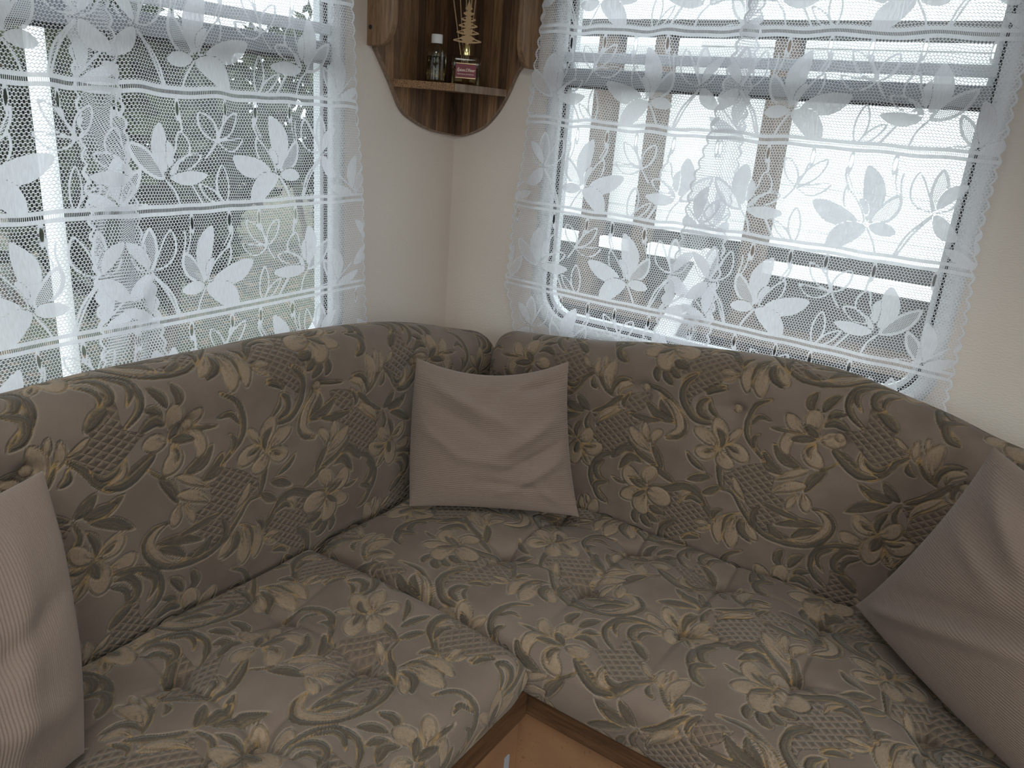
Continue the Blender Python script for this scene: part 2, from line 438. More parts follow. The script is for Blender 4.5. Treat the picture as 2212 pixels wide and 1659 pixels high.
# ------------------------------------------------------------------ upholstery pattern
# One repeat of the woven flower pattern, 672 x 350 mm. Each line: kind, width (mm), spine points u,v (mm).
# a = trellis patch (outline), c = cream petal, d = dark leaf, s = dark stem
FABRIC = '''
a 0 1178.5,404.9 1194.3,427.9 1205,405.6 1237.5,377.8 1230.1,358.5 1266.4,339 1225.3,299.7 1194.2,303.7 1157.3,332.8 1144.2,342.9 1178.7,362
a 0 600.3,231 625.5,242.4 683,264.8 684.7,297.8 710.3,308.7 741,309 727.3,277.2 689.9,246.2 729.6,247.4 701.7,222.8 701,197.6 682.6,175.1 633.5,146.8 639.4,170.2 621.4,205.3
a 0 927.4,180.6 968.7,218 1013.3,236.5 1022,218.3 1035.5,211.3 1036.1,180.6 1062,172.3 1068.7,155.3 1016.6,152.1 1064.8,130.4 1043.4,104.3 1089.2,94.2 1065.2,82.7 1021,89.7 1001.9,114.8 982,143.7 929.4,169.3
a 0 799.9,95.7 838.5,109.3 846.1,86.8 883.9,98.4 919,63.4 882.4,47.4 894.1,37 858.6,8.2 805.1,7 839,41.7 798.3,65.3
a 0 813.9,408.9 856.7,432.2 900.8,439 923.7,410.1 888.4,386.4 860.2,356.5 835.5,334.6 833.6,310.9 817.2,341.2 844,386.3 799.6,378.8
a 0 1291.7,203.4 1317.4,231 1339.3,258.4 1359.6,260.6 1373,262 1376.9,216.6 1367.8,166.8 1296.3,130.1 1310,161.5 1294,173.5
s 19.8 1266.5,332.2 1245,311.4 1228.2,286.5 1207.4,270.6 1184.5,277.3 1158,292 1135.3,302.7
d 13.6 1265,319.7 1268.6,303.6 1282.8,295.3
d 13.2 1189.2,305.6 1201.4,291.8 1221.5,289.6 1238.1,309.2
c 12.9 1181,315.4 1184.5,291.6 1196.4,279.4 1211.7,279.2
c 12.7 1265,338.6 1247.3,346.7 1232.8,359.4
c 17.7 1288.5,317.1 1273.1,337.8 1270.8,366.8
c 13.6 1288.9,346.2 1289,361.4 1285.2,374.5
d 11.1 1322.6,285.7 1302.5,299.4 1286.8,318.2 1277.5,334.1
c 32.5 1313.2,296.2 1302.5,330.2 1311.5,369.3
d 17.2 1318.6,291.1 1318.9,313.5 1333.4,328.6 1356.5,334.6
c 17.8 1332.2,292.4 1336.7,314.5 1361,324.3
s 18.2 1344.1,294.9 1325.2,274.5 1305.6,255.2 1278.5,240.1
d 21.4 1269.6,240.5 1254.3,249.3 1232,269.2
d 20.9 1246.2,232 1221.1,235.7 1190.4,253.1
d 23.6 1250.4,226.3 1214.1,211.3 1178.4,187.1
d 12.3 685.1,265.4 675.7,279.1 687.7,306.7
s 14.7 708.1,324.1 758.4,327.5 802,302.1 829.5,270.6 823.5,241 791.9,227.3
c 21 755.9,318 792,303.2 814,275.9 815.7,252.6 787.3,231
d 23.9 808,264.3 772.2,289.8 760.1,310.2
d 24.9 805.5,267.5 760.4,274.5 725.5,296.8
d 18.1 777.9,265.5 738.7,256.1 690.3,258.6
c 14.5 622.5,214.1 635.3,234.7 672.8,261.9
d 24.2 584,234.9 556.3,237.8 532.9,240.9
s 16.7 802.3,146.5 769.4,160.6 736.3,173 702,197.9
d 21.4 796.2,146.5 778.8,180.3 759.6,205.2
c 27.6 763.8,183.8 727.3,205.6 699.8,228.4
c 20.2 754.4,205.6 741.3,224.3 735.6,249.1
c 21.8 765.4,200.8 762.5,220.4 778.7,240.6
d 23.5 725.6,173.8 697.7,175.5 667.6,141.5
d 25.3 745.5,152.9 715.2,157.8 689.2,119.5
d 27 1099,200.8 1108,230.3 1129,256
c 18.1 1034.6,207.2 1063.2,228.3 1097.7,249.2
c 24.5 1034.3,176.1 1060.4,198.7 1099.3,216
c 18.5 1086.7,194.6 1076.8,175.7 1070.2,152
c 24.5 1096.2,197.9 1102.8,181.2 1110.2,160.9
s 6.6 1116.2,254.9 1130.7,263.4 1146.6,279.5
d 28.1 1048.5,224.7 1018.4,237.6 1003.1,263.2
d 27.8 1081,249.7 1049.2,257.1 1019.3,283.3
d 16.9 911.7,228.4 923.3,182.7 933.1,147.9
c 37.4 913.9,237 908.2,270.3 890.1,299.7
c 32.1 906.2,238.5 878.5,257.4 850.3,266.6
c 36 906.8,234.8 884.5,221.8 862.6,220.8
c 37.1 921.8,245.3 946,243.2 973.6,230.7
c 35.7 912.5,234.6 923.1,216.3 943.4,206.2
c 18.9 924,253.8 935.3,272.7 948.4,291
d 17.8 914.5,239.1 914.5,260.6 897.3,279.6
d 11.7 922.9,249.5 936.1,247.8 953.9,239.9
d 9.3 900,230.6 887.8,224.8 877.2,219.5
d 15.6 841.8,212.5 860.4,194.3 892,178.4
d 22.8 906.4,171.8 877.7,160 853.3,147.7
d 22.8 929.7,156.3 911.5,140.9 890.8,126.5
s 16.5 930.5,151.6 956.8,150.7 982.3,121.7 1004.6,99.7 1040.9,79.3 1083.6,78 1124.4,89.3 1154.6,114.1 1166.6,147.6 1149.8,169.8 1121.4,171.7
c 18.3 1085.8,84.9 1123.2,95.7 1147.5,124.8 1154.2,148.6 1141,164.6 1121.4,171.7
d 23 1145.6,142.4 1099.1,131.5 1054.4,111.6
d 21.7 1142.8,131.7 1110.9,114.5 1088.9,91.1
d 17.5 1107.9,138.7 1062.4,143.2 1015,151.5
d 14.9 1018.3,84.6 1005.9,112.3 1015.3,139.8
d 19 1080.7,83.9 1056.5,91.4 1039.2,107.8
c 17.5 986.1,141.1 963.5,165.1 951.4,186.7
c 31.6 970.8,103.3 939.5,66.7 944.5,20.5
c 36 971.8,97.5 966.4,64.6 972.3,20
d 10.4 980.6,110.9 952.8,88.3 950.6,35.5
d 22.5 984,102.1 987.4,72.7 1015.5,49.8
c 22.8 992.3,97.1 1003.3,76.8 1024,58.3
c 14.4 923.9,56.6 902.4,56.8 883.5,51.8
c 10.6 922.9,51 908.9,41.4 892.2,34.9
s 23.1 927.4,70.8 903.6,97.3 879.7,123.9 849.2,129.7 808.1,109.2 767.8,101.6
d 15 927.1,72.7 925,90.6 940,103.3
c 10.9 845.4,84.5 848.9,106.7 870.3,121.6
d 16.3 854.6,96.2 872.1,110.8 901.2,100.5
s 19.7 823,131.1 796.7,143.1 767.9,156.5
d 28 775.1,52.5 786,50 811.7,45.4
d 24.4 771.2,35.8 783.1,27.2 800,19.3
d 22.2 745.6,35.2 742.1,14.1 747.9,-3.7
d 27 757.6,26.4 770.5,11.5 786.1,-0.2
c 43.9 755.8,97.4 722.3,107.4 709.3,131
c 36.5 765.2,104.9 760.2,124.5 778.6,147.5
c 37.6 755.2,86.5 727.9,68.2 701.5,54.5
c 41.9 762.2,82.5 749.9,49.9 766.7,29.8
c 51.4 765.9,85.9 791.3,84.2 816.8,79.4
d 16.9 764.7,94.1 741,96.6 715.9,107.4
d 16.3 763.3,89.3 744.6,71.9 731.1,60.6
d 11.4 764.4,96.1 744.2,104.1 728.2,111.6
d 10.3 709.9,88.1 690,90 673.8,95.4
s 20.6 672.3,155.4 639.4,136.3 620.4,90.7 632.2,52.4 664.9,28.1
d 20.7 649.3,128.7 631,105.2 642.2,80.3 666.7,73.2
d 16 805.4,5 815.3,21.9 841,42.4
d 18.5 858.5,2.7 877.9,13.6 900.9,25.8
d 18.2 1246.4,164 1241.6,186.2 1254.6,213.1
s 14 1271.6,233.7 1265.5,208 1280.7,186.5 1304.3,173.8
c 17.2 1291.6,207 1299.6,233.2 1337.1,268
c 34.8 1243.8,162.1 1219.2,168.4 1200.1,184.5
c 32.4 1247.1,160.6 1267.4,172.2 1279.2,193.2
c 32.6 1225.1,133.1 1203.6,130.3 1183.3,139.4
c 35.4 1257.8,153.6 1285.7,144.3 1310.3,163.5
c 21.1 1263,137 1271.8,118.1 1286.6,102.6
c 44.1 1250.3,160 1242.1,126.7 1242.4,96.4
d 20.6 1253.2,157.4 1248.8,138.8 1242.9,123.2
d 10.6 1260.4,149.1 1276.8,150.1 1294.9,156.4
d 8.1 1264.1,131.9 1272.5,118.4 1280.4,106.6
d 10.8 1236.8,165.9 1223.8,168.3 1211.2,176.6
s 17 1223,120.9 1180.4,110.5 1148.9,87 1138.8,53.2 1150.6,28.1 1176.4,9.1
d 14.5 1181.5,105.1 1151.9,80.4 1152.8,59 1166.4,41.9
d 18.4 1222.7,107.4 1196.6,102.5 1181.2,78.7 1186.4,57.3 1210.6,50.9
d 12.6 1227.9,98 1204,82.3 1200.3,61.3 1208.8,52.1
d 24.5 1192.5,48 1213.1,39.2 1236.5,19.9
d 23.6 1083.7,368.1 1072.4,384.4 1080.6,411.3
d 23.5 1098.9,372.4 1105.7,393.6 1123.5,413.3
d 18 1108.7,355.7 1120.9,373.4 1140.2,378
d 23.2 1105,342.2 1124.3,356.8 1153.1,345.9
c 29.8 1074.4,316.8 1051.2,333.5 1033.6,351.1
c 37.9 1090.3,327 1084.7,347 1086.8,368.9
c 26.4 1076.2,315.5 1048,306.9 1040.5,284.3 1050.7,266.9
c 34 1097.8,305.8 1091.2,281.7 1117.5,260.8
c 32.1 1104.4,313.3 1125.9,318.1 1146.3,319
d 20.8 1101,314 1085.4,327.3 1072.2,336.1
d 19.3 1099.5,313.6 1072.6,308.9 1049,301.7
d 9.5 1098.2,304.1 1086.7,287.7 1092.9,273.1
d 8.1 1064,319.1 1029.3,316.1 1005.9,313.7
s 15.4 997.5,371.9 969.2,352.2 957.6,319.2 961.7,286.4 981.8,264.1 1010.8,240.9
d 11.4 1004.4,326.2 980.5,328.6 965.2,306.4
d 11.1 987.9,293.4 978,280 986.8,256.1
s 21 1131.2,299.9 1158.8,281.7 1189.6,268.5 1220.6,273.6
s 21 836.7,385.3 814.2,359.7 812.5,328.4 831.1,302.4 852.8,287.2 883.4,285.4
d 15.2 861.9,346.5 878,361.2 903.4,367.9
d 20.7 871.9,342.6 854.9,326.5 857.3,305.9 883.8,294.2
d 12.4 872.5,338.9 875.9,318.9 896.6,300.8
s 20.4 664.4,427.5 635.6,409.3 645.6,382 667,372.3
'''
# One repeat of a lace row. Same form: S solid leaf, H half-dense leaf, O outlined leaf, L thread line (mm, from the main flower).
LACE = '''
S 41.1 0.4,64.8 -2,119.8 19.8,171.1
H 28.8 -5.2,64.8 -31.7,87.8 -47.9,121.6
S 15.1 2.5,77.5 12.6,93.9 22.3,108.8
O 25.7 6.3,62.6 35.5,93.8 52.8,126.3
S 39.8 17.3,62.6 65.3,72.1 110.6,91.9
S 42.7 0.2,53.5 37.6,36.5 65.6,1
S 25.6 -4.7,55.9 -28.1,54.7 -54.9,51.6
L 4 -1.9,53.1 -18.6,27 -27.1,4.6
S 38.7 251.2,66.6 261.8,104.1 257,150.9
S 17.7 242.9,74.3 237.5,99.2 242.1,121.7
O 28.2 232.9,89.9 212.1,106.5 216,137.2
S 13.5 243.9,60.9 223.6,79.6 203,99.5
O 23 227.2,72 196.9,86.8 177.4,95.5
S 25.9 242.1,56.3 207.5,55.1 164.9,59.9
H 28.6 254.5,55.8 284.3,77.9 319.6,114.7
L 3.9 250.6,51.8 235.4,33.6 226.7,5.9
O 25.2 148.1,121 119.9,144.9 95.3,172.6
O 24.2 150.6,119.8 164.3,145.7 178,169.7
O 21.4 146.7,116 113.7,111.7 81.3,125.7
L 3.9 146.8,122.2 136.2,145.7 132.9,162.2
L 3.7 150.5,115.6 159.2,102.3 169.3,89.6
O 24.7 132.8,5.1 137.9,41 140.3,75.7
O 16.7 136.6,3.5 159.6,23 182.9,45.1
L 4.4 175.2,5.6 186.4,23.8 199.2,44.2
L 3.5 -110.2,87.2 -83.7,51.9 -64.1,6.4
L 3.3 -45,162.6 -43.9,147.6 -48.7,123.7
L 3.7 59.4,163 57.4,145.5 48.3,126.5
L 4.4 213.9,167.6 212.3,155 210.6,140.3
O 29.9 -108.7,98.5 -81,124.9 -70.3,167.9
H 26.4 -111.6,100.8 -113.2,134.2 -111.7,173
S 24 -114.9,101.2 -131.2,129 -158.8,152
L 3.4 -117,95.9 -137.1,104 -149.1,123.8
S 29.9 -115.3,91.9 -135.7,66.7 -161.7,49.9
L 3.8 -110.3,91.3 -76.3,52.5 -59,5
L 2.9 53,163.1 53.8,153.4 40.9,127.9
L 2.8 -33.2,169.7 -33.7,147.5 -42,122.2
H 21.3 337.9,14.4 322,40.6 304.5,68.7
S 28 345.1,19.7 346.4,58.8 333.3,95.6
L 4 342.1,17.1 363.7,37.4 382,54.7
S 20.5 345.4,11 375.8,19.6 405.7,33.4
O 18.6 337.9,7.8 314,4.4 285.5,4.9
'''


def parse(txt):
    out = []
    for l in txt.strip().split('\n'):
        a = l.split()
        out.append((a[0], float(a[1]) / 1000, np.array([[float(x) / 1000 for x in q.split(',')] for q in a[2:]])))
    return out


def catmull(P, k=8):
    P = np.asarray(P, float)
    if len(P) < 3: return np.array([P[0] + (P[-1] - P[0]) * t for t in np.linspace(0, 1, k)])
    Q = np.vstack([2 * P[0] - P[1], P, 2 * P[-1] - P[-2]])
    out = []
    for i in range(1, len(Q) - 2):
        p0, p1, p2, p3 = Q[i - 1:i + 3]
        for t in np.linspace(0, 1, k, endpoint=False):
            out.append(0.5 * (2 * p1 + (p2 - p0) * t + (2 * p0 - 5 * p1 + 4 * p2 - p3) * t * t + (3 * p1 - p0 - 3 * p2 + p3) * t ** 3))
    out.append(P[-1])
    return np.array(out)


def half_width(kind, t):
    if kind in 'c': return np.clip(np.sin(np.pi * np.clip(t, 0, 1) ** 1.25), 0, 1) ** 0.75
    if kind in 'dSHO': return np.clip(np.sin(np.pi * np.clip(t, 0, 1)), 0, 1) ** 0.8
    if kind == 's': return 0.25 + 0.75 * np.clip(np.sin(np.pi * np.clip(t, 0, 1)), 0, 1) ** 0.6
    return np.ones_like(t)


def spine_sdf(U, V, kind, w, P):
    """distance to a tapered stroke, and the position along it"""
    C = catmull(P, 6)
    seg = np.linalg.norm(np.diff(C, axis=0), axis=1)
    L = np.concatenate([[0], np.cumsum(seg)])
    best = np.full(U.shape, 1e9); bt = np.zeros(U.shape); bc = np.zeros(U.shape)
    for i in range(len(seg)):
        if seg[i] < 1e-9: continue
        a, b = C[i], C[i + 1]
        d = (b - a) / seg[i]
        s = np.clip((U - a[0]) * d[0] + (V - a[1]) * d[1], 0, seg[i])
        t = (L[i] + s) / L[-1]
        hw = 0.5 * w * half_width(kind, t)
        dist = np.hypot(U - a[0] - d[0] * s, V - a[1] - d[1] * s) - hw
        cc = ((V - a[1]) * d[0] - (U - a[0]) * d[1]) / np.maximum(hw, 0.0006)
        k = dist < best
        best = np.where(k, dist, best); bt = np.where(k, t, bt); bc = np.where(k, cc, bc)
    return best, bt, np.clip(bc, -1.3, 1.3)


def poly_sdf(U, V, P):
    best = np.full(U.shape, 1e9); inside = np.zeros(U.shape, bool)
    for i in range(len(P)):
        a, b = P[i], P[(i + 1) % len(P)]
        l = np.linalg.norm(b - a); d = (b - a) / l
        s = np.clip((U - a[0]) * d[0] + (V - a[1]) * d[1], 0, l)
        best = np.minimum(best, np.hypot(U - a[0] - d[0] * s, V - a[1] - d[1] * s))
        c = ((a[1] > V) != (b[1] > V)) & (U < (b[0] - a[0]) * (V - a[1]) / (b[1] - a[1] + 1e-12) + a[0])
        inside ^= c
    return np.where(inside, -best, best)


TU, TV = 0.672, 0.350


def fabric_tile(res=0.0014):
    nu, nv = int(round(TU / res)), int(round(TV / res))
    du, dv = TU / nu, TV / nv
    FAR = 0.05
    lat = np.full((nu, nv), FAR); cr = lat.copy(); dk = lat.copy(); ed = lat.copy(); tt = np.zeros((nu, nv)); cc = np.zeros((nu, nv))
    for kind, w, P in parse(FABRIC):
        pad = w / 2 + 0.02
        lo, hi = P.min(0) - pad, P.max(0) + pad
        i0, i1 = int(math.floor(lo[0] / du)), int(math.ceil(hi[0] / du))
        j0, j1 = int(math.floor(lo[1] / dv)), int(math.ceil(hi[1] / dv))
        I, J = np.arange(i0, i1 + 1), np.arange(j0, j1 + 1)
        U, V = np.meshgrid(I * du, J * dv, indexing='ij')
        ix = np.ix_(I % nu, J % nv)
        if kind == 'a':
            sd = poly_sdf(U, V, catmull(np.vstack([P, P[:1]]), 4)[:-1])
            lat[ix] = np.minimum(lat[ix], sd)
            continue
        sd, t, c = spine_sdf(U, V, kind, w * {'c': 0.92, 'd': 0.82, 's': 0.80}[kind], P)
        lat[ix] = np.maximum(lat[ix], -sd)
        if kind == 'c':
            cr[ix] = np.minimum(cr[ix], sd); dk[ix] = np.maximum(dk[ix], -sd)
        else:
            dk[ix] = np.minimum(dk[ix], sd); cr[ix] = np.maximum(cr[ix], -sd)
        ed[ix] = np.where(sd < 0, -sd, np.minimum(ed[ix], sd))
        tt[ix] = np.where(sd < 0.0015, t, tt[ix]); cc[ix] = np.where(sd < 0.0015, c, cc[ix])
    return np.stack([cr, dk, ed, lat, tt, cc], -1)


TILE = fabric_tile()


def sample_tile(u, v):
    nu, nv = TILE.shape[:2]
    x = (u / TU * nu) % nu; y = (v / TV * nv) % nv
    i, j = np.floor(x).astype(int) % nu, np.floor(y).astype(int) % nv
    fx, fy = (x - np.floor(x))[..., None], (y - np.floor(y))[..., None]
    i2, j2 = (i + 1) % nu, (j + 1) % nv
    return (TILE[i, j] * (1 - fx) * (1 - fy) + TILE[i2, j] * fx * (1 - fy) + TILE[i, j2] * (1 - fx) * fy + TILE[i2, j2] * fx * fy)


def mat_upholstery():
    n = N('taupe_floral_velvet')
    cr, dk, ed, _ = n.attr('pat_a')
    lat, tt, cross, _ = n.attr('pat_b')
    u, v, _, uvec = n.attr('pat_uv')
    tc = n.node('ShaderNodeTexCoord').outputs['Object']
    grain = n.noise(900, 2, tc)
    cloud = n.noise(14, 3, tc)
    big = n.noise(4, 2, tc)
    wob = n.m('MULTIPLY', n.m('SUBTRACT', n.noise(220, 2, uvec), 0.5), 0.0012)
    ground = n.mix(n.ramp(cloud, 0.3, 0.7), (0.145, 0.104, 0.080), (0.188, 0.138, 0.108))
    ground = n.mix(n.m('MULTIPLY', n.ramp(big, 0.35, 0.7), 0.5), ground, (0.198, 0.150, 0.120))
    # halo of short pile around the motifs
    halo = n.m('MULTIPLY', n.ramp(ed, 0.0048, 0.0018), 0.55)
    col = n.mix(halo, ground, (0.30, 0.235, 0.175))
    # trellis
    latm = n.ramp(n.m('ADD', lat, wob), 0.0006, -0.0006)
    s35, c35, per = math.sin(math.radians(35)), math.cos(math.radians(35)), 0.0128
    a = n.m('DIVIDE', n.m('ADD', n.m('MULTIPLY', u, s35), n.m('MULTIPLY', v, c35)), per)
    b = n.m('DIVIDE', n.m('SUBTRACT', n.m('MULTIPLY', u, s35), n.m('MULTIPLY', v, c35)), per)
    da = n.m('ABSOLUTE', n.m('SUBTRACT', n.m('FRACT', a), 0.5))
    db = n.m('ABSOLUTE', n.m('SUBTRACT', n.m('FRACT', b), 0.5))
    dm = n.m('MAXIMUM', da, db)                       # 0.5 on the trellis lines, 0 in the cell middle
    puff = n.m('SUBTRACT', 1.0, n.m('MULTIPLY', n.m('MULTIPLY', dm, dm), 4.0))
    line = n.ramp(dm, 0.405, 0.46)
    cell = n.mix(n.ramp(dm, 0.08, 0.34), (0.105, 0.076, 0.056), (0.160, 0.116, 0.087))
    lcol = n.mix(line, cell, (0.235, 0.165, 0.108))
    col = n.mix(latm, col, lcol)
    # dark leaves and stems: diagonal twill, a paler ochre flank and a fine midrib
    tw = n.m('ABSOLUTE', n.m('SUBTRACT', n.m('FRACT', n.m('DIVIDE', n.m('ADD', u, n.m('MULTIPLY', v, 1.6)), 0.0030)), 0.5))
    n1 = n.noise(140, 3, uvec)
    cw = n.m('ADD', cross, n.m('MULTIPLY', n.m('SUBTRACT', n1, 0.5), 1.1))
    flank = n.ramp(cw, 0.25, 0.85)
    mid = n.ramp(n.m('ABSOLUTE', cw), 0.16, 0.03)
    dcol = n.mix(n.m('MULTIPLY', n.ramp(tw, 0.1, 0.4), 0.7), (0.066, 0.051, 0.038), (0.128, 0.100, 0.072))
    dcol = n.mix(n.m('MULTIPLY', flank, 0.75), dcol, n.mix(n.ramp(tw, 0.1, 0.35), (0.125, 0.092, 0.058), (0.26, 0.192, 0.118)))
    dcol = n.mix(n.m('MULTIPLY', mid, 0.45), dcol, (0.20, 0.150, 0.095))
    dkm = n.ramp(n.m('ADD', dk, wob), 0.0007, -0.0004)
    col = n.mix(dkm, col, dcol)
    # cream petals: yarns of a lighter and a browner tone, brown strokes fanning out of the heart
    tw2 = n.m('ABSOLUTE', n.m('SUBTRACT', n.m('FRACT', n.m('DIVIDE', n.m('SUBTRACT', u, n.m('MULTIPLY', v, 0.5)), 0.0022)), 0.5))
    ccol = n.mix(n.m('MULTIPLY', tw2, 0.8), (0.310, 0.222, 0.148), (0.228, 0.160, 0.105))
    ccol = n.mix(n.m('MULTIPLY', n.ramp(cw, 0.1, 0.9), 0.5), ccol, (0.35, 0.258, 0.178))
    ccol = n.mix(n.m('MULTIPLY', n.ramp(cw, -0.35, -0.95), 0.55), ccol, (0.165, 0.122, 0.085))
    stroke = n.ramp(n.m('ABSOLUTE', n.m('SUBTRACT', n.m('FRACT', n.m('ADD', n.m('MULTIPLY', cross, 1.3), n.m('MULTIPLY', n1, 1.2))), 0.5)), 0.20, 0.34)
    core = n.m('MULTIPLY', n.ramp(n.m('ADD', tt, n.m('MULTIPLY', n.m('SUBTRACT', n1, 0.5), 0.7)), 0.66, 0.12), stroke)
    ccol = n.mix(n.m('MULTIPLY', core, 0.85), ccol, (0.092, 0.068, 0.047))
    tex = n.ramp(n.noise(330, 3, uvec, 0.7, (1, 0.45, 1)), 0.44, 0.66)
    ccol = n.mix(n.m('MULTIPLY', tex, 0.45), ccol, (0.150, 0.110, 0.076))
    crm = n.ramp(n.m('ADD', cr, wob), 0.0006, -0.0006)
    col = n.mix(crm, col, ccol)
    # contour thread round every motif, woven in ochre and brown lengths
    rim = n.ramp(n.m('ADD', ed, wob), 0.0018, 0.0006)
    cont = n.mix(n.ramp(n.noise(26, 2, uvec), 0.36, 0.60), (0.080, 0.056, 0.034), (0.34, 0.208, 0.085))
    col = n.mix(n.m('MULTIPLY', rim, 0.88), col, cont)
    col = n.mix(n.m('MULTIPLY', grain, 0.3), col, n.mix(0.5, col, (0.05, 0.04, 0.035)))
    # relief: raised motifs, sunk contours, quilted trellis
    pad = n.ramp(ed, 0.0, 0.0042)
    inm = n.m('MAXIMUM', dkm, crm)
    h = n.m('ADD', n.m('MULTIPLY', pad, 0.75), n.m('MULTIPLY', inm, 0.25))
    h = n.m('ADD', h, n.m('MULTIPLY', latm, n.m('MULTIPLY', n.m('SUBTRACT', puff, 1.0), 0.75)))
    h = n.m('ADD', h, n.m('MULTIPLY', grain, 0.10))
    h = n.m('ADD', h, n.m('MULTIPLY', inm, n.m('MULTIPLY', tw, 0.12)))
    return n.done(n.principled(col, 0.85, n.bump(h, 0.0052, 1.0), Sheen_Weight=0.2, Sheen_Roughness=0.45,
                               Sheen_Tint=(0.85, 0.82, 0.76, 1), Specular_IOR_Level=0.15))


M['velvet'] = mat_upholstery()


def finish_cushion(name, P, u, v, flip, label, cat='cushion', group=None):
    me = grid_mesh(P, name, flip)
    F = sample_tile(u, v).reshape(-1, 6)
    set_attr(me, 'pat_a', F[:, :3])
    set_attr(me, 'pat_b', F[:, 3:6])
    set_attr(me, 'pat_uv', np.stack([u.reshape(-1), v.reshape(-1), np.zeros(u.size)], 1))
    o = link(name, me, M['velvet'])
    return tag(o, label, cat, group)


def u_axis(u0, u1, r, step):
    e = r * (1 - np.cos(np.linspace(0, np.pi / 2, 12)))
    mid = np.linspace(u0 + r, u1 - r, max(4, int((u1 - u0 - 2 * r) / step)))
    return np.concatenate([u0 + e[:-1], mid, (u1 - e[::-1])[1:]])


def world(side, u, d, z):
    return np.stack([-d, -u, z], -1) if side == 'R' else np.stack([-u, -d, z], -1)


def smooth_noise(u, v, seed, s):
    rng = np.random.RandomState(seed)
    out = np.zeros_like(u)
    for k in range(7):
        a, f, p = rng.uniform(0, 2 * np.pi), s * rng.uniform(.6, 1.8), rng.uniform(0, 6.28)
        out += np.sin((u * np.cos(a) + v * np.sin(a)) * f + p)
    return out / 7


def button_mesh():
    me = lathe_mesh([(0, -0.008), (0.0075, -0.008), (0.0105, -0.004), (0.0112, 0.0), (0.0100, 0.0042), (0.0068, 0.0072), (0.0030, 0.0086), (0, 0.0090)], 24, 'button')
    n = len(me.vertices)
    co = np.zeros(n * 3); me.vertices.foreach_get('co', co); co = co.reshape(-1, 3)
    u, v = co[:, 0] + 1.302, co[:, 1] + 0.33
    F = sample_tile(u, v)
    set_attr(me, 'pat_a', F[:, :3])
    set_attr(me, 'pat_b', F[:, 3:6])
    set_attr(me, 'pat_uv', np.stack([u, v, np.zeros(n)], 1))
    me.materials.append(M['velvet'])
    me.polygons.foreach_set('use_smooth', [True] * len(me.polygons))
    return me


BUTTON = button_mesh()


def add_buttons(parent, spots):
    for p, nrm in spots:
        b = link('button', BUTTON, None, parent)
        b.location = p
        b.rotation_euler = Vector(nrm).to_track_quat('Z', 'Y').to_euler()


def back_cushion(side, u0, u1, d0, r, top, btn, uo, vo, label):
    ua = u_axis(u0, u1, 0.05, 0.0030)
    zt = top(ua)
    nf, na, nb = 150, 64, 6
    z0 = 0.350
    rows_z, rows_d, rows_v = [], [], []
    e = np.minimum(ua - u0, u1 - ua)
    k = np.where(e < 0.05, np.sqrt(np.clip(1 - (1 - e / 0.05) ** 2, 0, 1)), 1.0)
    zt = zt - (1 - k) * 0.05
    for i in range(nf):
        f = i / nf
        z = z0 + (zt - r - z0) * f
        rows_z.append(z); rows_d.append(np.full_like(ua, d0)); rows_v.append(z - 0.45)
    for i in range(na + 1):
        a = math.pi * i / na
        rows_z.append(zt - r + r * math.sin(a)); rows_d.append(np.full_like(ua, d0 - r + r * math.cos(a)))
        rows_v.append(zt - r - 0.45 + r * a)
    for i in range(1, nb + 1):
        f = i / nb
        rows_z.append(zt - r + (z0 - zt + r) * f); rows_d.append(np.full_like(ua, d0 - 2 * r))
        rows_v.append(zt - r - 0.45 + r * math.pi + f * 0.4)
    Z, D, V = (np.stack(x, 1) for x in (rows_z, rows_d, rows_v))
    U = np.repeat(ua[:, None], Z.shape[1], 1)
    Z0, D0 = Z.copy(), D.copy()
    # stuffing: gentle belly, creases running between the buttons, dimples at the buttons
    face = np.clip((D - (d0 - r)) / r, 0, 1)
    belly = 0.010 * np.sin(np.pi * np.clip((Z - 0.42) / (zt[:, None] - 0.42), 0, 1)) + 0.004 * smooth_noise(U, Z, 3, 11)
    dis = belly
    for (bu, bz) in btn:
        rr = np.hypot(U - bu, Z - bz)
        dis = dis - 0.015 * np.exp(-(rr / 0.016) ** 2) - 0.012 * np.exp(-(rr / 0.075) ** 2)
        dis = dis - 0.004 * np.exp(-((Z - bz) / 0.012) ** 2) * np.exp(-((U - bu) / 0.07) ** 2)
    D = D + dis * face
    dm = d0 - r
    D = dm + (D - dm) * np.maximum(k[:, None], 0.0)
    P = world(side, U, D, Z)
    o = finish_cushion('back_cushion', P, U + uo, V + vo, side == 'L', label)
    nrm = (-1, 0, 0) if side == 'R' else (0, -1, 0)
    spots = []
    for (bu, bz) in btn:
        i = np.argmin(np.abs(ua - bu)); j = np.argmin(np.abs(Z0[i, :nf + na // 3] - bz))
        p = P[i, j] + np.array(nrm) * 0.0015
        spots.append((p, (nrm[0], nrm[1], 0.15)))
    add_buttons(o, spots)
    return o


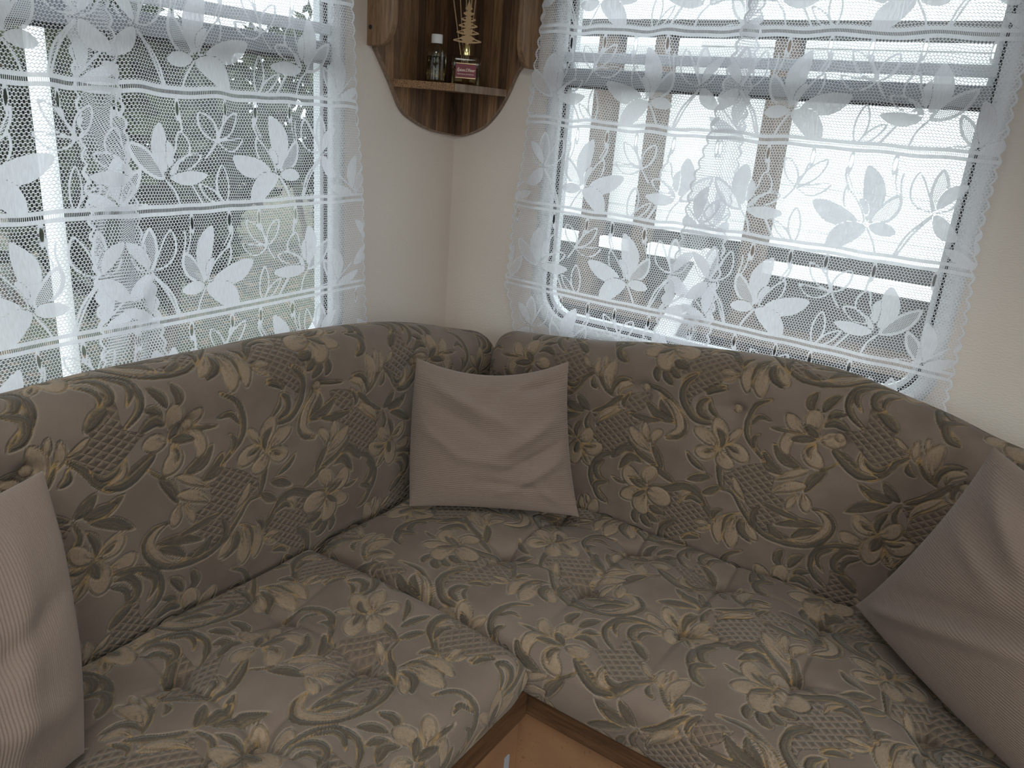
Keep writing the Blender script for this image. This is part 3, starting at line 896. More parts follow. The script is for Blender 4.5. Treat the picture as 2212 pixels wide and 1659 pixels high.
def seat_cushion(side, u0, u1, db, df, btn_rows, uo, vd0, label, seed, zb=0.346):
    """vd0: depth d at which the pattern's v is 0.022"""
    ua = u_axis(u0, u1, 0.032, 0.0030)
    zt, r = 0.452, 0.036
    dis_d, zz = [], []
    s = []
    nt = int((df - r - db) / 0.003)
    for i in range(4):                                     # rear side
        dis_d.append(db); zz.append(zb + (zt - 0.02 - zb) * i / 4); s.append(-(zt - zz[-1]))
    for i in range(nt):
        f = i / (nt - 1)
        dis_d.append(db + (df - r - db) * f); zz.append(zt); s.append((df - r - db) * f)
    for i in range(1, 15):
        a = math.pi / 2 * i / 14
        dis_d.append(df - r + r * math.sin(a)); zz.append(zt - r + r * math.cos(a)); s.append(df - r - db + r * a)
    for i in range(1, 22):
        f = i / 21
        dis_d.append(df + 0.004 * math.sin(math.pi * f) - 0.010 * f * f); zz.append(zt - r + (zb - zt + r) * f)
        s.append(df - r - db + r * math.pi / 2 + f * (zt - r - zb))
    dis_d.append(df - 0.10); zz.append(zb); s.append(s[-1] + 0.1)
    dd, zz, s = map(np.array, (dis_d, zz, s))
    U, D = np.meshgrid(ua, dd, indexing='ij')
    Z = np.repeat(zz[None], len(ua), 0)
    V = 0.022 + (vd0 - db) - np.repeat(s[None], len(ua), 0)
    e = np.minimum(ua - u0, u1 - ua)
    k = np.where(e < 0.032, np.sqrt(np.clip(1 - (1 - e / 0.032) ** 2, 0, 1)), 1.0)[:, None]
    topm = np.clip((Z - (zt - r)) / r, 0, 1)
    crown = 0.010 * np.sin(np.pi * np.clip((D - db) / (df - db), 0, 1)) + 0.007 * smooth_noise(U, D, seed, 16)
    h = crown
    for (bu, bd) in btn_rows:
        rr = np.hypot(U - bu, D - bd)
        h = h - 0.018 * np.exp(-(rr / 0.020) ** 2) - 0.018 * np.exp(-(rr / 0.065) ** 2)
        # crease threads running to the front edge and along the row
        h = h - 0.0075 * np.exp(-((U - bu) / 0.006) ** 2) * np.exp(-((D - bd) / 0.10) ** 2)
        h = h - 0.0060 * np.exp(-((D - bd) / 0.007) ** 2) * np.exp(-((U - bu) / 0.09) ** 2)
    Z = Z + h * topm - 0.010 * (1 - np.sqrt(np.clip(1 - np.clip(1 - (D - db) / 0.010, 0, 1) ** 2, 0, 1))) * topm
    zc = (zt + zb) / 2
    Z = zc + (Z - zc) * np.where(k < 0.02, 0.02, 0.35 + 0.65 * k)
    P = world(side, U, D, Z)
    o = finish_cushion('seat_cushion', P, U + uo, V, side == 'R', label)
    spots = []
    for (bu, bd) in btn_rows:
        i = np.argmin(np.abs(ua - bu)); j = 4 + np.argmin(np.abs(dd[4:4 + nt] - bd))
        spots.append((P[i, j] + np.array((0, 0, 0.0035)), (0, 0, 1)))
    add_buttons(o, spots)
    return o


def top_line(zs):
    c = catmull(zs, 8)
    return lambda u: np.interp(u, c[:, 0], c[:, 1])


topR = top_line([(.20, .795), (.30, .805), (.42, .818), (.573, .838), (.70, .862), (.93, .890), (1.10, .897), (1.227, .875), (1.316, .857), (1.43, .828), (1.7, .79), (2.1, .76)])
topL = top_line([(-.05, .755), (.06, .765), (.167, .790), (.352, .838), (.509, .864), (.747, .882), (.934, .885), (1.114, .889), (1.26, .884), (1.6, .875), (2.2, .85)])
back_cushion('R', 0.276, 1.93, 0.190, 0.064, topR, [(0.717, .770), (0.929, .778), (1.135, .774), (1.366, .742), (1.59, .74)], 0.0, 0.0,
             'long floral velvet back cushion against the right wall under the lace window')
back_cushion('L', 0.055, 2.03, 0.255, 0.074, topL, [(0.420, .77), (0.708, .781), (0.999, .783), (1.262, .785), (1.55, .78), (1.82, .78)], 0.055, -0.006,
             'long floral velvet back cushion against the left wall reaching into the corner')
seat_cushion('R', 0.274, 1.93, 0.209, 0.741,
             [(u, d) for d in (0.505, 0.295) for u in (0.597, 0.794, 1.0, 1.205, 1.409, 1.62)], -0.42, 0.641,
             'floral velvet seat cushion along the right wall filling the corner', 5)
seat_cushion('L', 0.752, 2.03, 0.275, 0.812,
             [(u, d) for d in (0.408, 0.610) for u in (0.950, 1.160, 1.37, 1.58, 1.79)], 0.057, 0.402,
             'floral velvet seat cushion along the left wall with a free front corner', 8)


# ------------------------------------------------------------------ lace curtains
ROW = 0.2033            # distance between the openwork bands
Z_BAND = 0.9135         # height of one of the bands
LPER = 0.55             # repeat along a row


def lace_tile(res=0.0011):
    nu, nv = int(round(LPER / res)), int(round(ROW / res))
    du, dv = LPER / nu, ROW / nv
    FAR = 0.03
    S = np.full((nu, nv), FAR); Hh = S.copy(); Ln = S.copy(); T = S.copy()
    els = parse(LACE)
    for kind, w, P in els:
        pad = w / 2 + 0.012
        lo, hi = P.min(0) - pad, P.max(0) + pad
        I = np.arange(int(math.floor(lo[0] / du)), int(math.ceil(hi[0] / du)) + 1)
        J = np.arange(max(0, int(math.floor(lo[1] / dv))), min(nv - 1, int(math.ceil(hi[1] / dv))) + 1)
        U, V = np.meshgrid(I * du, J * dv, indexing='ij')
        ix = np.ix_(I % nu, J)
        sd, t, _ = spine_sdf(U, V, kind, w, P)
        if kind == 'L':
            Ln[ix] = np.minimum(Ln[ix], sd)
        else:
            # an open seam of holes is left round each leaf where it crosses another
            Ln[ix] = np.where(sd < 0.0018, np.maximum(Ln[ix], 0.0018 - np.abs(sd)), Ln[ix]) if kind == 'S' else Ln[ix]
            S[ix] = np.maximum(S[ix], -(sd - 0.0020))
            Hh[ix] = np.maximum(Hh[ix], -(sd - 0.0012))
            if kind == 'S': S[ix] = np.minimum(S[ix], sd)
            else:
                Hh[ix] = np.minimum(Hh[ix], sd) if kind == 'H' else Hh[ix]
                Ln[ix] = np.minimum(Ln[ix], np.abs(sd) - (0.0026 if kind == 'H' else 0.0018))
    for x in (-.027, .053, .127, .218, .328):
        U, V = np.meshgrid(np.arange(nu) * du, np.arange(nv) * dv, indexing='ij')
        dx = (U - x + LPER / 2) % LPER - LPER / 2
        q = np.sqrt((dx / 0.0030) ** 2 + ((V - 0.1765) / 0.0125) ** 2)
        T = np.minimum(T, (q - 1) * 0.0035)
        Ln = np.minimum(Ln, np.abs((q - 1) * 0.0030 - 0.0011) - 0.0010)
    return np.stack([S, Hh, Ln, T], -1)


LTILE = lace_tile()


def sample_lace(x, y):
    nu, nv = LTILE.shape[:2]
    fx = (x / LPER * nu) % nu; fy = np.clip(y / ROW * nv, 0, nv - 1.001)
    i, j = np.floor(fx).astype(int) % nu, np.floor(fy).astype(int)
    ax, ay = (fx - np.floor(fx))[..., None], (fy - j)[..., None]
    i2, j2 = (i + 1) % nu, np.minimum(j + 1, nv - 1)
    return LTILE[i, j] * (1 - ax) * (1 - ay) + LTILE[i2, j] * ax * (1 - ay) + LTILE[i, j2] * (1 - ax) * ay + LTILE[i2, j2] * ax * ay


def mat_lace():
    n = N('white_net_lace')
    S, Hf, Ln, _ = n.attr('lace_a')
    T, edge, band, _ = n.attr('lace_b')
    u, z, _, _ = n.attr('lace_uv')

    def holes(pu, pz, rx, rz, off=0.0, power=2.0):
        r = n.m('DIVIDE', z, pz)
        row = n.m('FLOOR', r)
        par = n.m('MULTIPLY', n.m('FRACT', n.m('MULTIPLY', row, 0.5)), 1.0)      # 0 or 0.5
        x = n.m('ADD', n.m('ADD', n.m('DIVIDE', u, pu), par), off)
        dx = n.m('DIVIDE', n.m('MULTIPLY', n.m('ABSOLUTE', n.m('SUBTRACT', n.m('FRACT', x), 0.5)), pu), rx)
        dz = n.m('DIVIDE', n.m('MULTIPLY', n.m('ABSOLUTE', n.m('SUBTRACT', n.m('FRACT', r), 0.5)), pz), rz)
        q = n.m('ADD', n.m('POWER', dx, power), n.m('POWER', dz, power))
        return n.ramp(q, 1.12, 0.88)

    net = n.m('MAXIMUM', holes(0.0060, 0.0052, 0.00178, 0.00265, 0.0, 2.6), holes(0.0060, 0.0052, 0.00080, 0.00105, 0.5))
    fine = holes(0.0031, 0.0030, 0.00095, 0.00105)
    hole = n.mix(n.ramp(Hf, 0.0005, -0.0005), net, fine)
    solid = n.m('MAXIMUM', n.ramp(S, 0.0005, -0.0005), n.ramp(Ln, 0.0006, -0.0004))
    hole = n.m('MULTIPLY', hole, n.m('SUBTRACT', 1.0, solid))
    hole = n.m('MAXIMUM', hole, n.ramp(T, 0.0003, -0.0003))
    # openwork band: two dense stripes with a ladder between them
    ab = n.m('ABSOLUTE', band)
    ladder = n.m('MULTIPLY', n.ramp(n.m('ABSOLUTE', n.m('SUBTRACT', n.m('FRACT', n.m('DIVIDE', u, 0.0030)), 0.5)), 0.36, 0.28), n.ramp(ab, 0.0034, 0.0028))
    hole = n.m('MULTIPLY', hole, n.ramp(ab, 0.0098, 0.0106))
    hole = n.m('MAXIMUM', hole, ladder)
    # scalloped border: cord along the edge, nothing beyond it
    sc = n.m('ABSOLUTE', n.m('SINE', n.m('MULTIPLY', z, math.pi / 0.026)))
    lim = n.m('SUBTRACT', edge, n.m('MULTIPLY', n.m('SUBTRACT', 1.0, sc), 0.007))
    cord = n.m('MULTIPLY', n.ramp(n.m('ABSOLUTE', n.m('SUBTRACT', lim, 0.0030)), 0.0026, 0.0020), 0.9)
    hole = n.m('MULTIPLY', hole, n.m('SUBTRACT', 1.0, cord))
    hole = n.m('MAXIMUM', hole, n.ramp(lim, 0.0004, -0.0002))
    # the threads themselves let a little light straight through
    dens = n.m('MULTIPLY', n.ramp(n.noise(420, 2, n.attr('lace_uv')[3], stretch=(1, 0.15, 1)), 0.3, 0.7), 0.10)
    hole = n.m('MAXIMUM', hole, n.m('ADD', dens, 0.02))
    col = n.mix(n.noise(25, 2), (0.80, 0.80, 0.83), (0.84, 0.84, 0.87))
    df = n.node('ShaderNodeBsdfDiffuse'); n.put(df.inputs[0], col)
    tl = n.node('ShaderNodeBsdfTranslucent'); n.put(tl.inputs[0], col)
    mx = n.node('ShaderNodeMixShader'); mx.inputs[0].default_value = 0.5
    n.t.links.new(df.outputs[0], mx.inputs[1]); n.t.links.new(tl.outputs[0], mx.inputs[2])
    tr = n.node('ShaderNodeBsdfTransparent')
    m2 = n.node('ShaderNodeMixShader')
    n.put(m2.inputs[0], hole)
    n.t.links.new(mx.outputs[0], m2.inputs[1]); n.t.links.new(tr.outputs[0], m2.inputs[2])
    return n.done(m2.outputs[0])


M['lace'] = mat_lace()


def lace_curtain(side, e0, e1, d, rows, seed, amp, label, z0=0.50, z1=1.74, sag=0.0):
    """e0, e1: functions of height giving the two edges (u); rows: {parity: (mirrored, u of the main flower)}"""
    nu, nz = 260, 310
    z = np.linspace(z0, z1, nz)
    s = np.linspace(0, 1, nu)
    a, b = e0(z), e1(z)
    U = a[None] + (b - a)[None] * s[:, None]
    Zg = np.repeat(z[None], nu, 0)
    rng = np.random.RandomState(seed)
    W = np.zeros_like(U)
    for k in range(5):
        f = 2 * math.pi / rng.uniform(0.07, 0.22); p = rng.uniform(0, 6.28); sl = rng.uniform(-0.5, 0.5)
        W += np.sin((U + sl * (Zg - 1.2)) * f + p)
    D = d + amp * W / 2.2
    # pattern height: bands dip a little with the folds
    zp = Zg - sag * np.sin((U - 0.2) * 5.2 + seed) * np.clip((1.5 - Zg) / 0.6, 0.2, 1) - 0.0008 * W
    r = np.floor((zp - Z_BAND) / ROW)
    y = zp - Z_BAND - r * ROW
    F = np.zeros(U.shape + (4,))
    for par in (0, 1):
        mir, uc = rows[par]
        x = (U - uc) * (1 if side == 'R' else -1) * (-1 if mir else 1)
        F = np.where(((r.astype(int) % 2) == par)[..., None], sample_lace(x, y), F)
    band = (zp - Z_BAND + ROW / 2) % ROW - ROW / 2
    edge = np.minimum(U - a[None], b[None] - U)
    me = grid_mesh(world(side, U, D, Zg), 'lace_curtain', side == 'L')
    set_attr(me, 'lace_a', F[..., :3].reshape(-1, 3))
    set_attr(me, 'lace_b', np.stack([F[..., 3], edge, band], -1).reshape(-1, 3))
    set_attr(me, 'lace_uv', np.stack([U, zp - Z_BAND + 1.0 * ROW * 5, np.zeros_like(U)], -1).reshape(-1, 3))
    return tag(link('lace_curtain', me, M['lace']), label, 'curtain')


ip = lambda zs, us: (lambda z: np.interp(z, zs, us))
lace_curtain('R', ip([.5, .78, .9, 1.04, 1.33, 1.58, 1.74], [.30, .262, .219, .226, .248, .268, .278]), ip([.5, 1.74], [.80, .80]),
             0.036, {0: (True, .573), 1: (False, .425)}, 3, 0.005, 'white lace curtain panel at the right window, next to the corner shelf', sag=0.004)
lace_curtain('R', ip([.5, .86, 1.0, 1.09, 1.21, 1.36, 1.53, 1.74], [.645, .664, .679, .693, .701, .730, .760, .79]), ip([.5, .84, 1.02, 1.19, 1.37, 1.74], [1.305, 1.298, 1.292, 1.277, 1.276, 1.27]),
             0.050, {0: (False, .891), 1: (True, 1.077)}, 5, 0.004, 'white lace curtain panel at the right window, on the side away from the corner', sag=0.0015)
lace_curtain('L', ip([.5, .82, 1.25, 1.53, 1.74], [.36, .371, .403, .429, .44]), ip([.5, 1.74], [1.03, 1.045]),
             0.050, {0: (False, .816), 1: (True, .637)}, 7, 0.005, 'white lace curtain panel at the left window, next to the corner shelf', sag=0.004)
lace_curtain('L', ip([.5, .96, 1.1, 1.33, 1.74], [.90, .922, .946, .968, 1.0]), ip([.5, 1.74], [1.72, 1.72]),
             0.066, {0: (True, 1.145), 1: (False, 1.20)}, 11, 0.006, 'white lace curtain panel at the left window, on the side away from the corner', sag=0.004)
for nm, a, b, lab in (('curtain_rail', (-0.045, -1.33, 1.745), (-0.068, -0.25, 1.765), 'white curtain rail over the right window'),
                      ('curtain_rail', (-1.75, -0.048, 1.745), (-0.40, -0.072, 1.765), 'white curtain rail over the left window')):
    x0, x1 = sorted((a[0], b[0])); y0, y1 = sorted((a[1], b[1]))
    c = empty(nm, ((x0 + x1) / 2, (y0 + y1) / 2, 1.745)); tag(c, lab, 'curtain rail')
    cx, cy = (x0 + x1) / 2, (y0 + y1) / 2
    link('rail', box_mesh(x0 - cx, x1 - cx, y0 - cy, y1 - cy, 0.0, 0.02, 0.003), M['frame'], c)
    for f in (0.05, 0.95):
        if nm and (x1 - x0) < 0.1: link('bracket', box_mesh(x1 - cx, -cx - 0.0005, y0 + (y1 - y0) * f - .01 - cy, y0 + (y1 - y0) * f + .01 - cy, 0.002, 0.018), M['frame'], c)
        else: link('bracket', box_mesh(x0 + (x1 - x0) * f - .01 - cx, x0 + (x1 - x0) * f + .01 - cx, y1 - cy, -cy - 0.0005, 0.002, 0.018), M['frame'], c)


# ------------------------------------------------------------------ ribbed throw pillows
def mat_cord(name, base):
    n = N(name)
    tc = n.node('ShaderNodeTexCoord').outputs['Object']
    c = n.mix(n.noise(500, 2, tc), [x * 0.88 for x in base], [x * 1.12 for x in base])
    return n.done(n.principled(c, 0.9, n.bump(n.noise(700, 2, tc), 0.0004, 0.6),
                               Sheen_Weight=0.2, Sheen_Roughness=0.5, Specular_IOR_Level=0.12))


RIB = 0.0046
M['cord'] = mat_cord('taupe_ribbed_cord', (0.215, 0.157, 0.125))


def pillow(corners, thick, back_dir, label, mat, seed, folds, edge_in=0.05, rib_axis='v', size=0.40, sharp=1.0, edges=None):
    """corners: BL, BR, TR, TL world points of the seam square; surface bulges to the front and to back_dir"""
    BL, BR, TR, TL = [np.array(c, float) for c in corners]
    nS, nT = (110, 520) if rib_axis == 'v' else (520, 110)
    warp = lambda q: np.sign(q) * (1 - (1 - np.abs(q)) ** 1.12)
    S, T = np.meshgrid(warp(np.linspace(-1, 1, nS)), warp(np.linspace(-1, 1, nT)), indexing='ij')
    a, b = (S + 1) / 2, (T + 1) / 2
    base = (BL * ((1 - a) * (1 - b))[..., None] + BR * (a * (1 - b))[..., None] + TR * (a * b)[..., None] + TL * ((1 - a) * b)[..., None])
    ex = (BR + TR - BL - TL) / 2; ey = (TL + TR - BL - BR) / 2
    nrm = np.cross(ex, ey); nrm /= np.linalg.norm(nrm)
    back = np.array(back_dir, float)
    if nrm @ back > 0: nrm = -nrm
    # seams pull in between the corners
    ein = edges or dict(l=edge_in, r=edge_in, t=edge_in, b=edge_in)
    kx = 1 - T ** 2; ky = 1 - S ** 2
    inx = np.where(S < 0, ein['l'], ein['r']); iny = np.where(T < 0, ein['b'], ein['t'])
    base = base - ex * (S * np.abs(S) * kx * inx)[..., None] - ey * (T * np.abs(T) * ky * iny)[..., None]
    prof = (np.clip(1 - S ** 2, 0, 1) ** 0.55) * (np.clip(1 - T ** 2, 0, 1) ** 0.55)
    prof = prof * (1 - 0.12 * sharp * (S ** 2) * (T ** 2))
    fold = np.zeros_like(S)
    for (x0, y0, x1, y1, wid, hgt) in folds:
        L = math.hypot(x1 - x0, y1 - y0); dx, dy = (x1 - x0) / L, (y1 - y0) / L
        s = (S - x0) * dx + (T - y0) * dy
        dist = -(S - x0) * dy + (T - y0) * dx
        env = np.clip(1 - np.abs(s / L - 0.5) * 2, 0, 1) ** 0.6 * ((s > 0) & (s < L))
        fold += hgt * np.exp(-(dist / wid) ** 2) * env
    fold += 0.0035 * smooth_noise(S * 0.2, T * 0.2, seed, 26)
    hf = thick * 0.62 * prof + fold * np.clip(prof * 1.8, 0, 1)
    hb = -thick * 0.38 * prof
    F = base + nrm * hf[..., None]
    B = base + nrm * hb[..., None]
    # the cord's ribs are real ridges, running across the pillow
    arc = (np.cumsum(np.linalg.norm(np.diff(F, axis=1, prepend=F[:, :1]), axis=2), 1)[nS // 2][None] * np.ones((nS, 1)) if rib_axis == 'v'
           else np.cumsum(np.linalg.norm(np.diff(F, axis=0, prepend=F[:1]), axis=2), 0)[:, nT // 2][:, None] * np.ones((1, nT)))
    arc = arc + 0.0016 * smooth_noise(S, T, seed + 1, 4)
    ridge = 0.0015 * np.abs(np.sin(np.pi * arc / RIB)) ** 0.7 * np.clip(prof * 6, 0, 1)

    def ribbed(G, sgn):
        gn = np.cross(np.gradient(G, axis=0), np.gradient(G, axis=1))
        gn /= np.maximum(np.linalg.norm(gn, axis=2, keepdims=True), 1e-9)
        gn = np.where(((gn @ nrm) * sgn < 0)[..., None], -gn, gn)
        return G + gn * ridge[..., None]

    P = np.concatenate([ribbed(F, 1), ribbed(B, -1)[:, ::-1][:, 1:]], 1)
    d1 = np.cross(F[nS // 2 + 1, nT // 2] - F[nS // 2, nT // 2], F[nS // 2, nT // 2 + 1] - F[nS // 2, nT // 2])
    me = grid_mesh(P, 'throw_pillow', (d1 @ nrm) < 0)
    return tag(link('throw_pillow', me, mat), label, 'pillow')


pillow([(-0.528, -0.340, 0.474), (-0.300, -0.652, 0.470), (-0.262, -0.562, 0.815), (-0.462, -0.288, 0.800)], 0.125, (0.81, 0.58, 0),
       'taupe ribbed throw pillow standing in the corner of the seat', M['cord'], 4,
       [(-0.95, 0.85, 0.35, 0.12, 0.09, 0.016), (-0.9, 0.55, 0.2, -0.1, 0.09, -0.011), (0.9, 0.35, -0.1, -0.25, 0.09, 0.018),
        (0.95, 0.05, 0.0, -0.45, 0.06, -0.013), (0.95, -0.15, 0.0, -0.75, 0.07, 0.014), (0.2, 0.95, -0.2, 0.35, 0.12, -0.012),
        (-0.6, -0.2, 0.5, -0.35, 0.07, 0.007), (-0.3, -0.55, 0.7, -0.62, 0.06, -0.008), (0.95, 0.8, 0.3, 0.7, 0.09, -0.016),
        (-0.95, 0.2, -0.3, -0.3, 0.07, 0.008), (0.95, -0.95, 0.45, -0.55, 0.07, 0.012)],
       edges=dict(l=-0.015, r=0.035, t=0.105, b=0.03))
pillow([(-0.625, -1.610, 0.482), (-0.270, -1.245, 0.488), (-0.276, -1.385, 0.868), (-0.60, -1.77, 0.83)], 0.15, (0.75, -0.6, 0),
       'taupe ribbed throw pillow leaning on the right back cushion with one corner on the seat', M['cord'], 9,
       [(0.95, -0.9, -0.4, -0.05, 0.07, 0.022), (0.9, -0.6, -0.6, 0.25, 0.09, -0.014), (0.9, 0.9, 0.0, 0.35, 0.09, 0.016), (0.5, 0.9, -0.5, 0.4, 0.1, -0.010), (0.9, 0.4, 0.0, 0.1, 0.08, 0.008)],
       edges=dict(l=0.03, r=0.06, t=0.05, b=-0.015))
pillow([(-1.70, -0.60, 0.478), (-1.335, -0.470, 0.470), (-1.268, -0.305, 0.812), (-1.66, -0.37, 0.83)], 0.15, (-0.3, 0.9, 0),
       'taupe ribbed throw pillow propped against the left back cushion', M['cord'], 14,
       [(0.6, 0.9, 0.2, -0.9, 0.12, 0.012), (0.9, 0.2, -0.3, -0.2, 0.10, -0.012), (0.9, -0.6, -0.2, -0.3, 0.12, 0.014)],
       edges=dict(l=0.03, r=-0.02, t=0.05, b=0.03), rib_axis='u')


# ------------------------------------------------------------------ corner shelf
def mat_stave(name, dark, light, seed):
    n = N(name)
    tc = n.node('ShaderNodeTexCoord').outputs['Object']
    mp = n.node('ShaderNodeMapping'); n.t.links.new(tc, mp.inputs[0])
    mp.inputs['Location'].default_value = (seed * 3.1, seed * 1.7, seed * 5.3)
    a = n.noise(5, 5, mp.outputs[0], 0.65, (16, 16, 1.0))
    b = n.noise(26, 4, mp.outputs[0], 0.7, (9, 9, 0.7))
    kn = n.ramp(n.noise(9, 3, mp.outputs[0], 0.6, (2.2, 2.2, 1.2)), 0.62, 0.72)
    f = n.ramp(n.m('ADD', n.m('MULTIPLY', a, 0.6), n.m('MULTIPLY', b, 0.4)), 0.34, 0.66)
    c = n.mix(f, dark, light)
    c = n.mix(n.m('MULTIPLY', kn, 0.7), c, [x * 0.35 for x in dark])
    return n.done(n.principled(c, 0.5, n.bump(b, 0.0008, 0.5)))


STAVES = [mat_stave('dark_walnut_stave', (0.045, 0.022, 0.012), (0.15, 0.078, 0.040), 1),
          mat_stave('brown_stave', (0.085, 0.042, 0.020), (0.27, 0.140, 0.066), 2),
          mat_stave('honey_brown_stave', (0.125, 0.064, 0.030), (0.37, 0.200, 0.095), 3)]
M['bracket'] = mat_stave('light_brown_bracket_wood', (0.13, 0.070, 0.034), (0.33, 0.19, 0.10), 5)
M['edgewood'] = mat_stave('greyish_cut_edge_wood', (0.16, 0.10, 0.065), (0.33, 0.23, 0.16), 6)


def mat_osb():
    n = N('chipboard_edge')
    a = n.ramp(n.noise(420, 3, stretch=(1, 1, 1.8)), 0.36, 0.58)
    c = n.mix(a, (0.09, 0.045, 0.022), (0.33, 0.175, 0.085))
    return n.done(n.principled(c, 0.8))


M['osb'] = mat_osb()
shelf = tag(empty('corner_shelf', (0, 0, 1.25)), 'brown wooden corner shelf with rounded bottom and side brackets', 'shelf')
SZ = 1.25
# outlines of the two wall panels: height of the lower edge against distance from the corner
_cl = catmull([(0, 1.2635), (.061, 1.268), (.118, 1.276), (.173, 1.292), (.226, 1.319), (.269, 1.379), (.300, 1.420), (.325, 1.452)], 6)
_cr = catmull([(0, 1.2635), (.037, 1.266), (.097, 1.289), (.138, 1.326), (.170, 1.374), (.199, 1.433), (.232, 1.455)], 6)
oL = lambda a: float(np.interp(a, _cl[:, 0], _cl[:, 1]))
oR = lambda a: float(np.interp(a, _cr[:, 0], _cr[:, 1]))
TH = 0.012
ZTOP = 1.93
edges_l = [0.012, 0.040, 0.066, 0.097, 0.120, 0.151, 0.178, 0.206, 0.232, 0.262, 0.290, 0.312, 0.322]
edges_r = [0.0005, 0.030, 0.058, 0.082, 0.112, 0.140, 0.165, 0.194, 0.215, 0.229]
tone_l = [0, 0, 1, 0, 1, 0, 1, 2, 1, 2, 1, 1]
tone_r = [0, 1, 0, 1, 2, 0, 1, 1, 2]


def staves(es, tones, zf, to3, out):
    for a0, a1, tn in zip(es, es[1:], tones):
        k = 6
        xs = [a0 + 0.0003 + (a1 - a0 - 0.0006) * i / k for i in range(k + 1)]
        pts = [to3(x, zf(x) - SZ) for x in xs] + [to3(xs[-1], ZTOP - SZ), to3(xs[0], ZTOP - SZ)]
        link('stave', poly_prism(pts, out, 0, 'stave'), STAVES[tn], shelf)


staves(edges_l, tone_l, oL, lambda a, z: (-a, -0.0005, z), (0, -TH, 0))
staves(edges_r, tone_r, oR, lambda a, z: (-0.0005, -a, z), (-TH, 0, 0))


def rim(zf, w, to3, out, name):
    """slim cut edge following the panel's curved outline"""
    bm = bmesh.new()
    rows = []
    N_ = 40
    for i in range(N_ + 1):
        a = w * i / N_
        z = zf(a) - SZ
        p = Vector(to3(a, z)); o = Vector(out)
        dn = Vector(to3(a, z - 0.0035)) - p
        rows.append([bm.verts.new(p), bm.verts.new(p + o), bm.verts.new(p + o + dn), bm.verts.new(p + dn)])
    for r0, r1 in zip(rows, rows[1:]):
        for k in range(4):
            bm.faces.new((r0[k], r0[(k + 1) % 4], r1[(k + 1) % 4], r1[k]))
    bm.faces.new(rows[0]); bm.faces.new(rows[-1])
    return bm_mesh(bm, name)


link('panel_edge', rim(oL, 0.322, lambda a, z: (-a, -0.0005, z), (0, -TH - 0.001, 0), 'panel_edge'), M['edgewood'], shelf)
link('panel_edge', rim(oR, 0.229, lambda a, z: (-0.0005, -a, z), (-TH - 0.001, 0, 0), 'panel_edge'), M['edgewood'], shelf)


def foot(reach, z0, r, n=10):
    p = [(0.0005, ZTOP), (0.0005, z0)]
    for k in range(n + 1):
        t = math.radians(-90 + 90 * k / n)
        p.append((reach - r + r * math.cos(t), z0 + r * 1.5 * (1 + math.sin(t))))
    p.append((reach, ZTOP))
    return p


link('side_bracket', poly_prism([(-0.340, -d, z - SZ) for d, z in foot(0.079, 1.449, 0.042)], (0.017, 0, 0), 0.0025, 'side_bracket'), M['bracket'], shelf)
link('side_bracket', poly_prism([(-d, -0.232, z - SZ) for d, z in foot(0.080, 1.435, 0.046)], (0, -0.017, 0), 0.0025, 'side_bracket'), M['bracket'], shelf)
sc = link('screw', lathe_mesh([(0, -0.001), (0.0048, -0.001), (0.0048, 0.0008), (0.003, 0.0016), (0, 0.0018)], 16, 'screw'), M['gasket'], shelf)
sc.location = (-0.3405, -0.012, 1.487 - SZ); sc.rotation_euler = (0, -H, 0)
A_, Mi, B_ = (-0.262, -0.0135), (-0.205, -0.152), (-0.0135, -0.166)
ZS, ZTK = 1.384, 0.016
link('shelf_board', poly_prism([(x, y, ZS - ZTK - SZ) for x, y in ((-0.0135, -0.0135), A_, Mi, B_)], (0, 0, ZTK), 0, 'shelf_board'), STAVES[1], shelf)


def lip(p, q, mat):
    d = Vector((q[0] - p[0], q[1] - p[1], 0)).normalized()
    nn = Vector((d.y, -d.x, 0))
    if nn.dot(Vector((-1, -1, 0))) < 0: nn = -nn
    pts = [Vector((p[0], p[1], ZS - ZTK - SZ - .0005)), Vector((q[0], q[1], ZS - ZTK - SZ - .0005)), Vector((q[0], q[1], ZS - SZ + .0005)), Vector((p[0], p[1], ZS - SZ + .0005))]
    link('front_edge', poly_prism([v + nn * 0.0003 for v in pts], nn * 0.002, 0, 'front_edge'), mat, shelf)


lip(A_, Mi, M['osb'])
lip(Mi, B_, M['edgewood'])


# bottles on the shelf
def mat_clear(name, tint, rough=0.03, spec=0.5):
    n = N(name)
    g = n.node('ShaderNodeBsdfGlass')
    n.put(g.inputs['Color'], n.mix(n.noise(20, 1), tint, [min(1, x * 1.03) for x in tint]))
    g.inputs['Roughness'].default_value = rough
    g.inputs['IOR'].default_value = 1.45
    return n.done(g.outputs[0])


M['bottle'] = mat_clear('clear_bottle', (0.93, 0.92, 0.88))
M['liquid'] = mat_clear('pale_liquid', (0.80, 0.74, 0.60))
M['cap'] = plain('white_plastic_cap', (0.74, 0.72, 0.70), 0.45, 0.03)


def mat_gold():
    n = N('polished_gold_collar')
    return n.done(n.principled(n.mix(n.noise(30, 2), (0.75, 0.60, 0.27), (0.82, 0.68, 0.36)), 0.18, Metallic=1.0))


M['gold'] = mat_gold()
M['label'] = plain('wine_red_label', (0.20, 0.022, 0.035), 0.5, 0.06)
M['reed'] = plain('pale_bamboo_reed', (0.52, 0.34, 0.19), 0.6, 0.1)
M['ply'] = plain('laser_cut_plywood', (0.50, 0.31, 0.15), 0.6, 0.12)
M['ink'] = plain('pale_gold_print', (0.80, 0.66, 0.50), 0.4, 0.05)

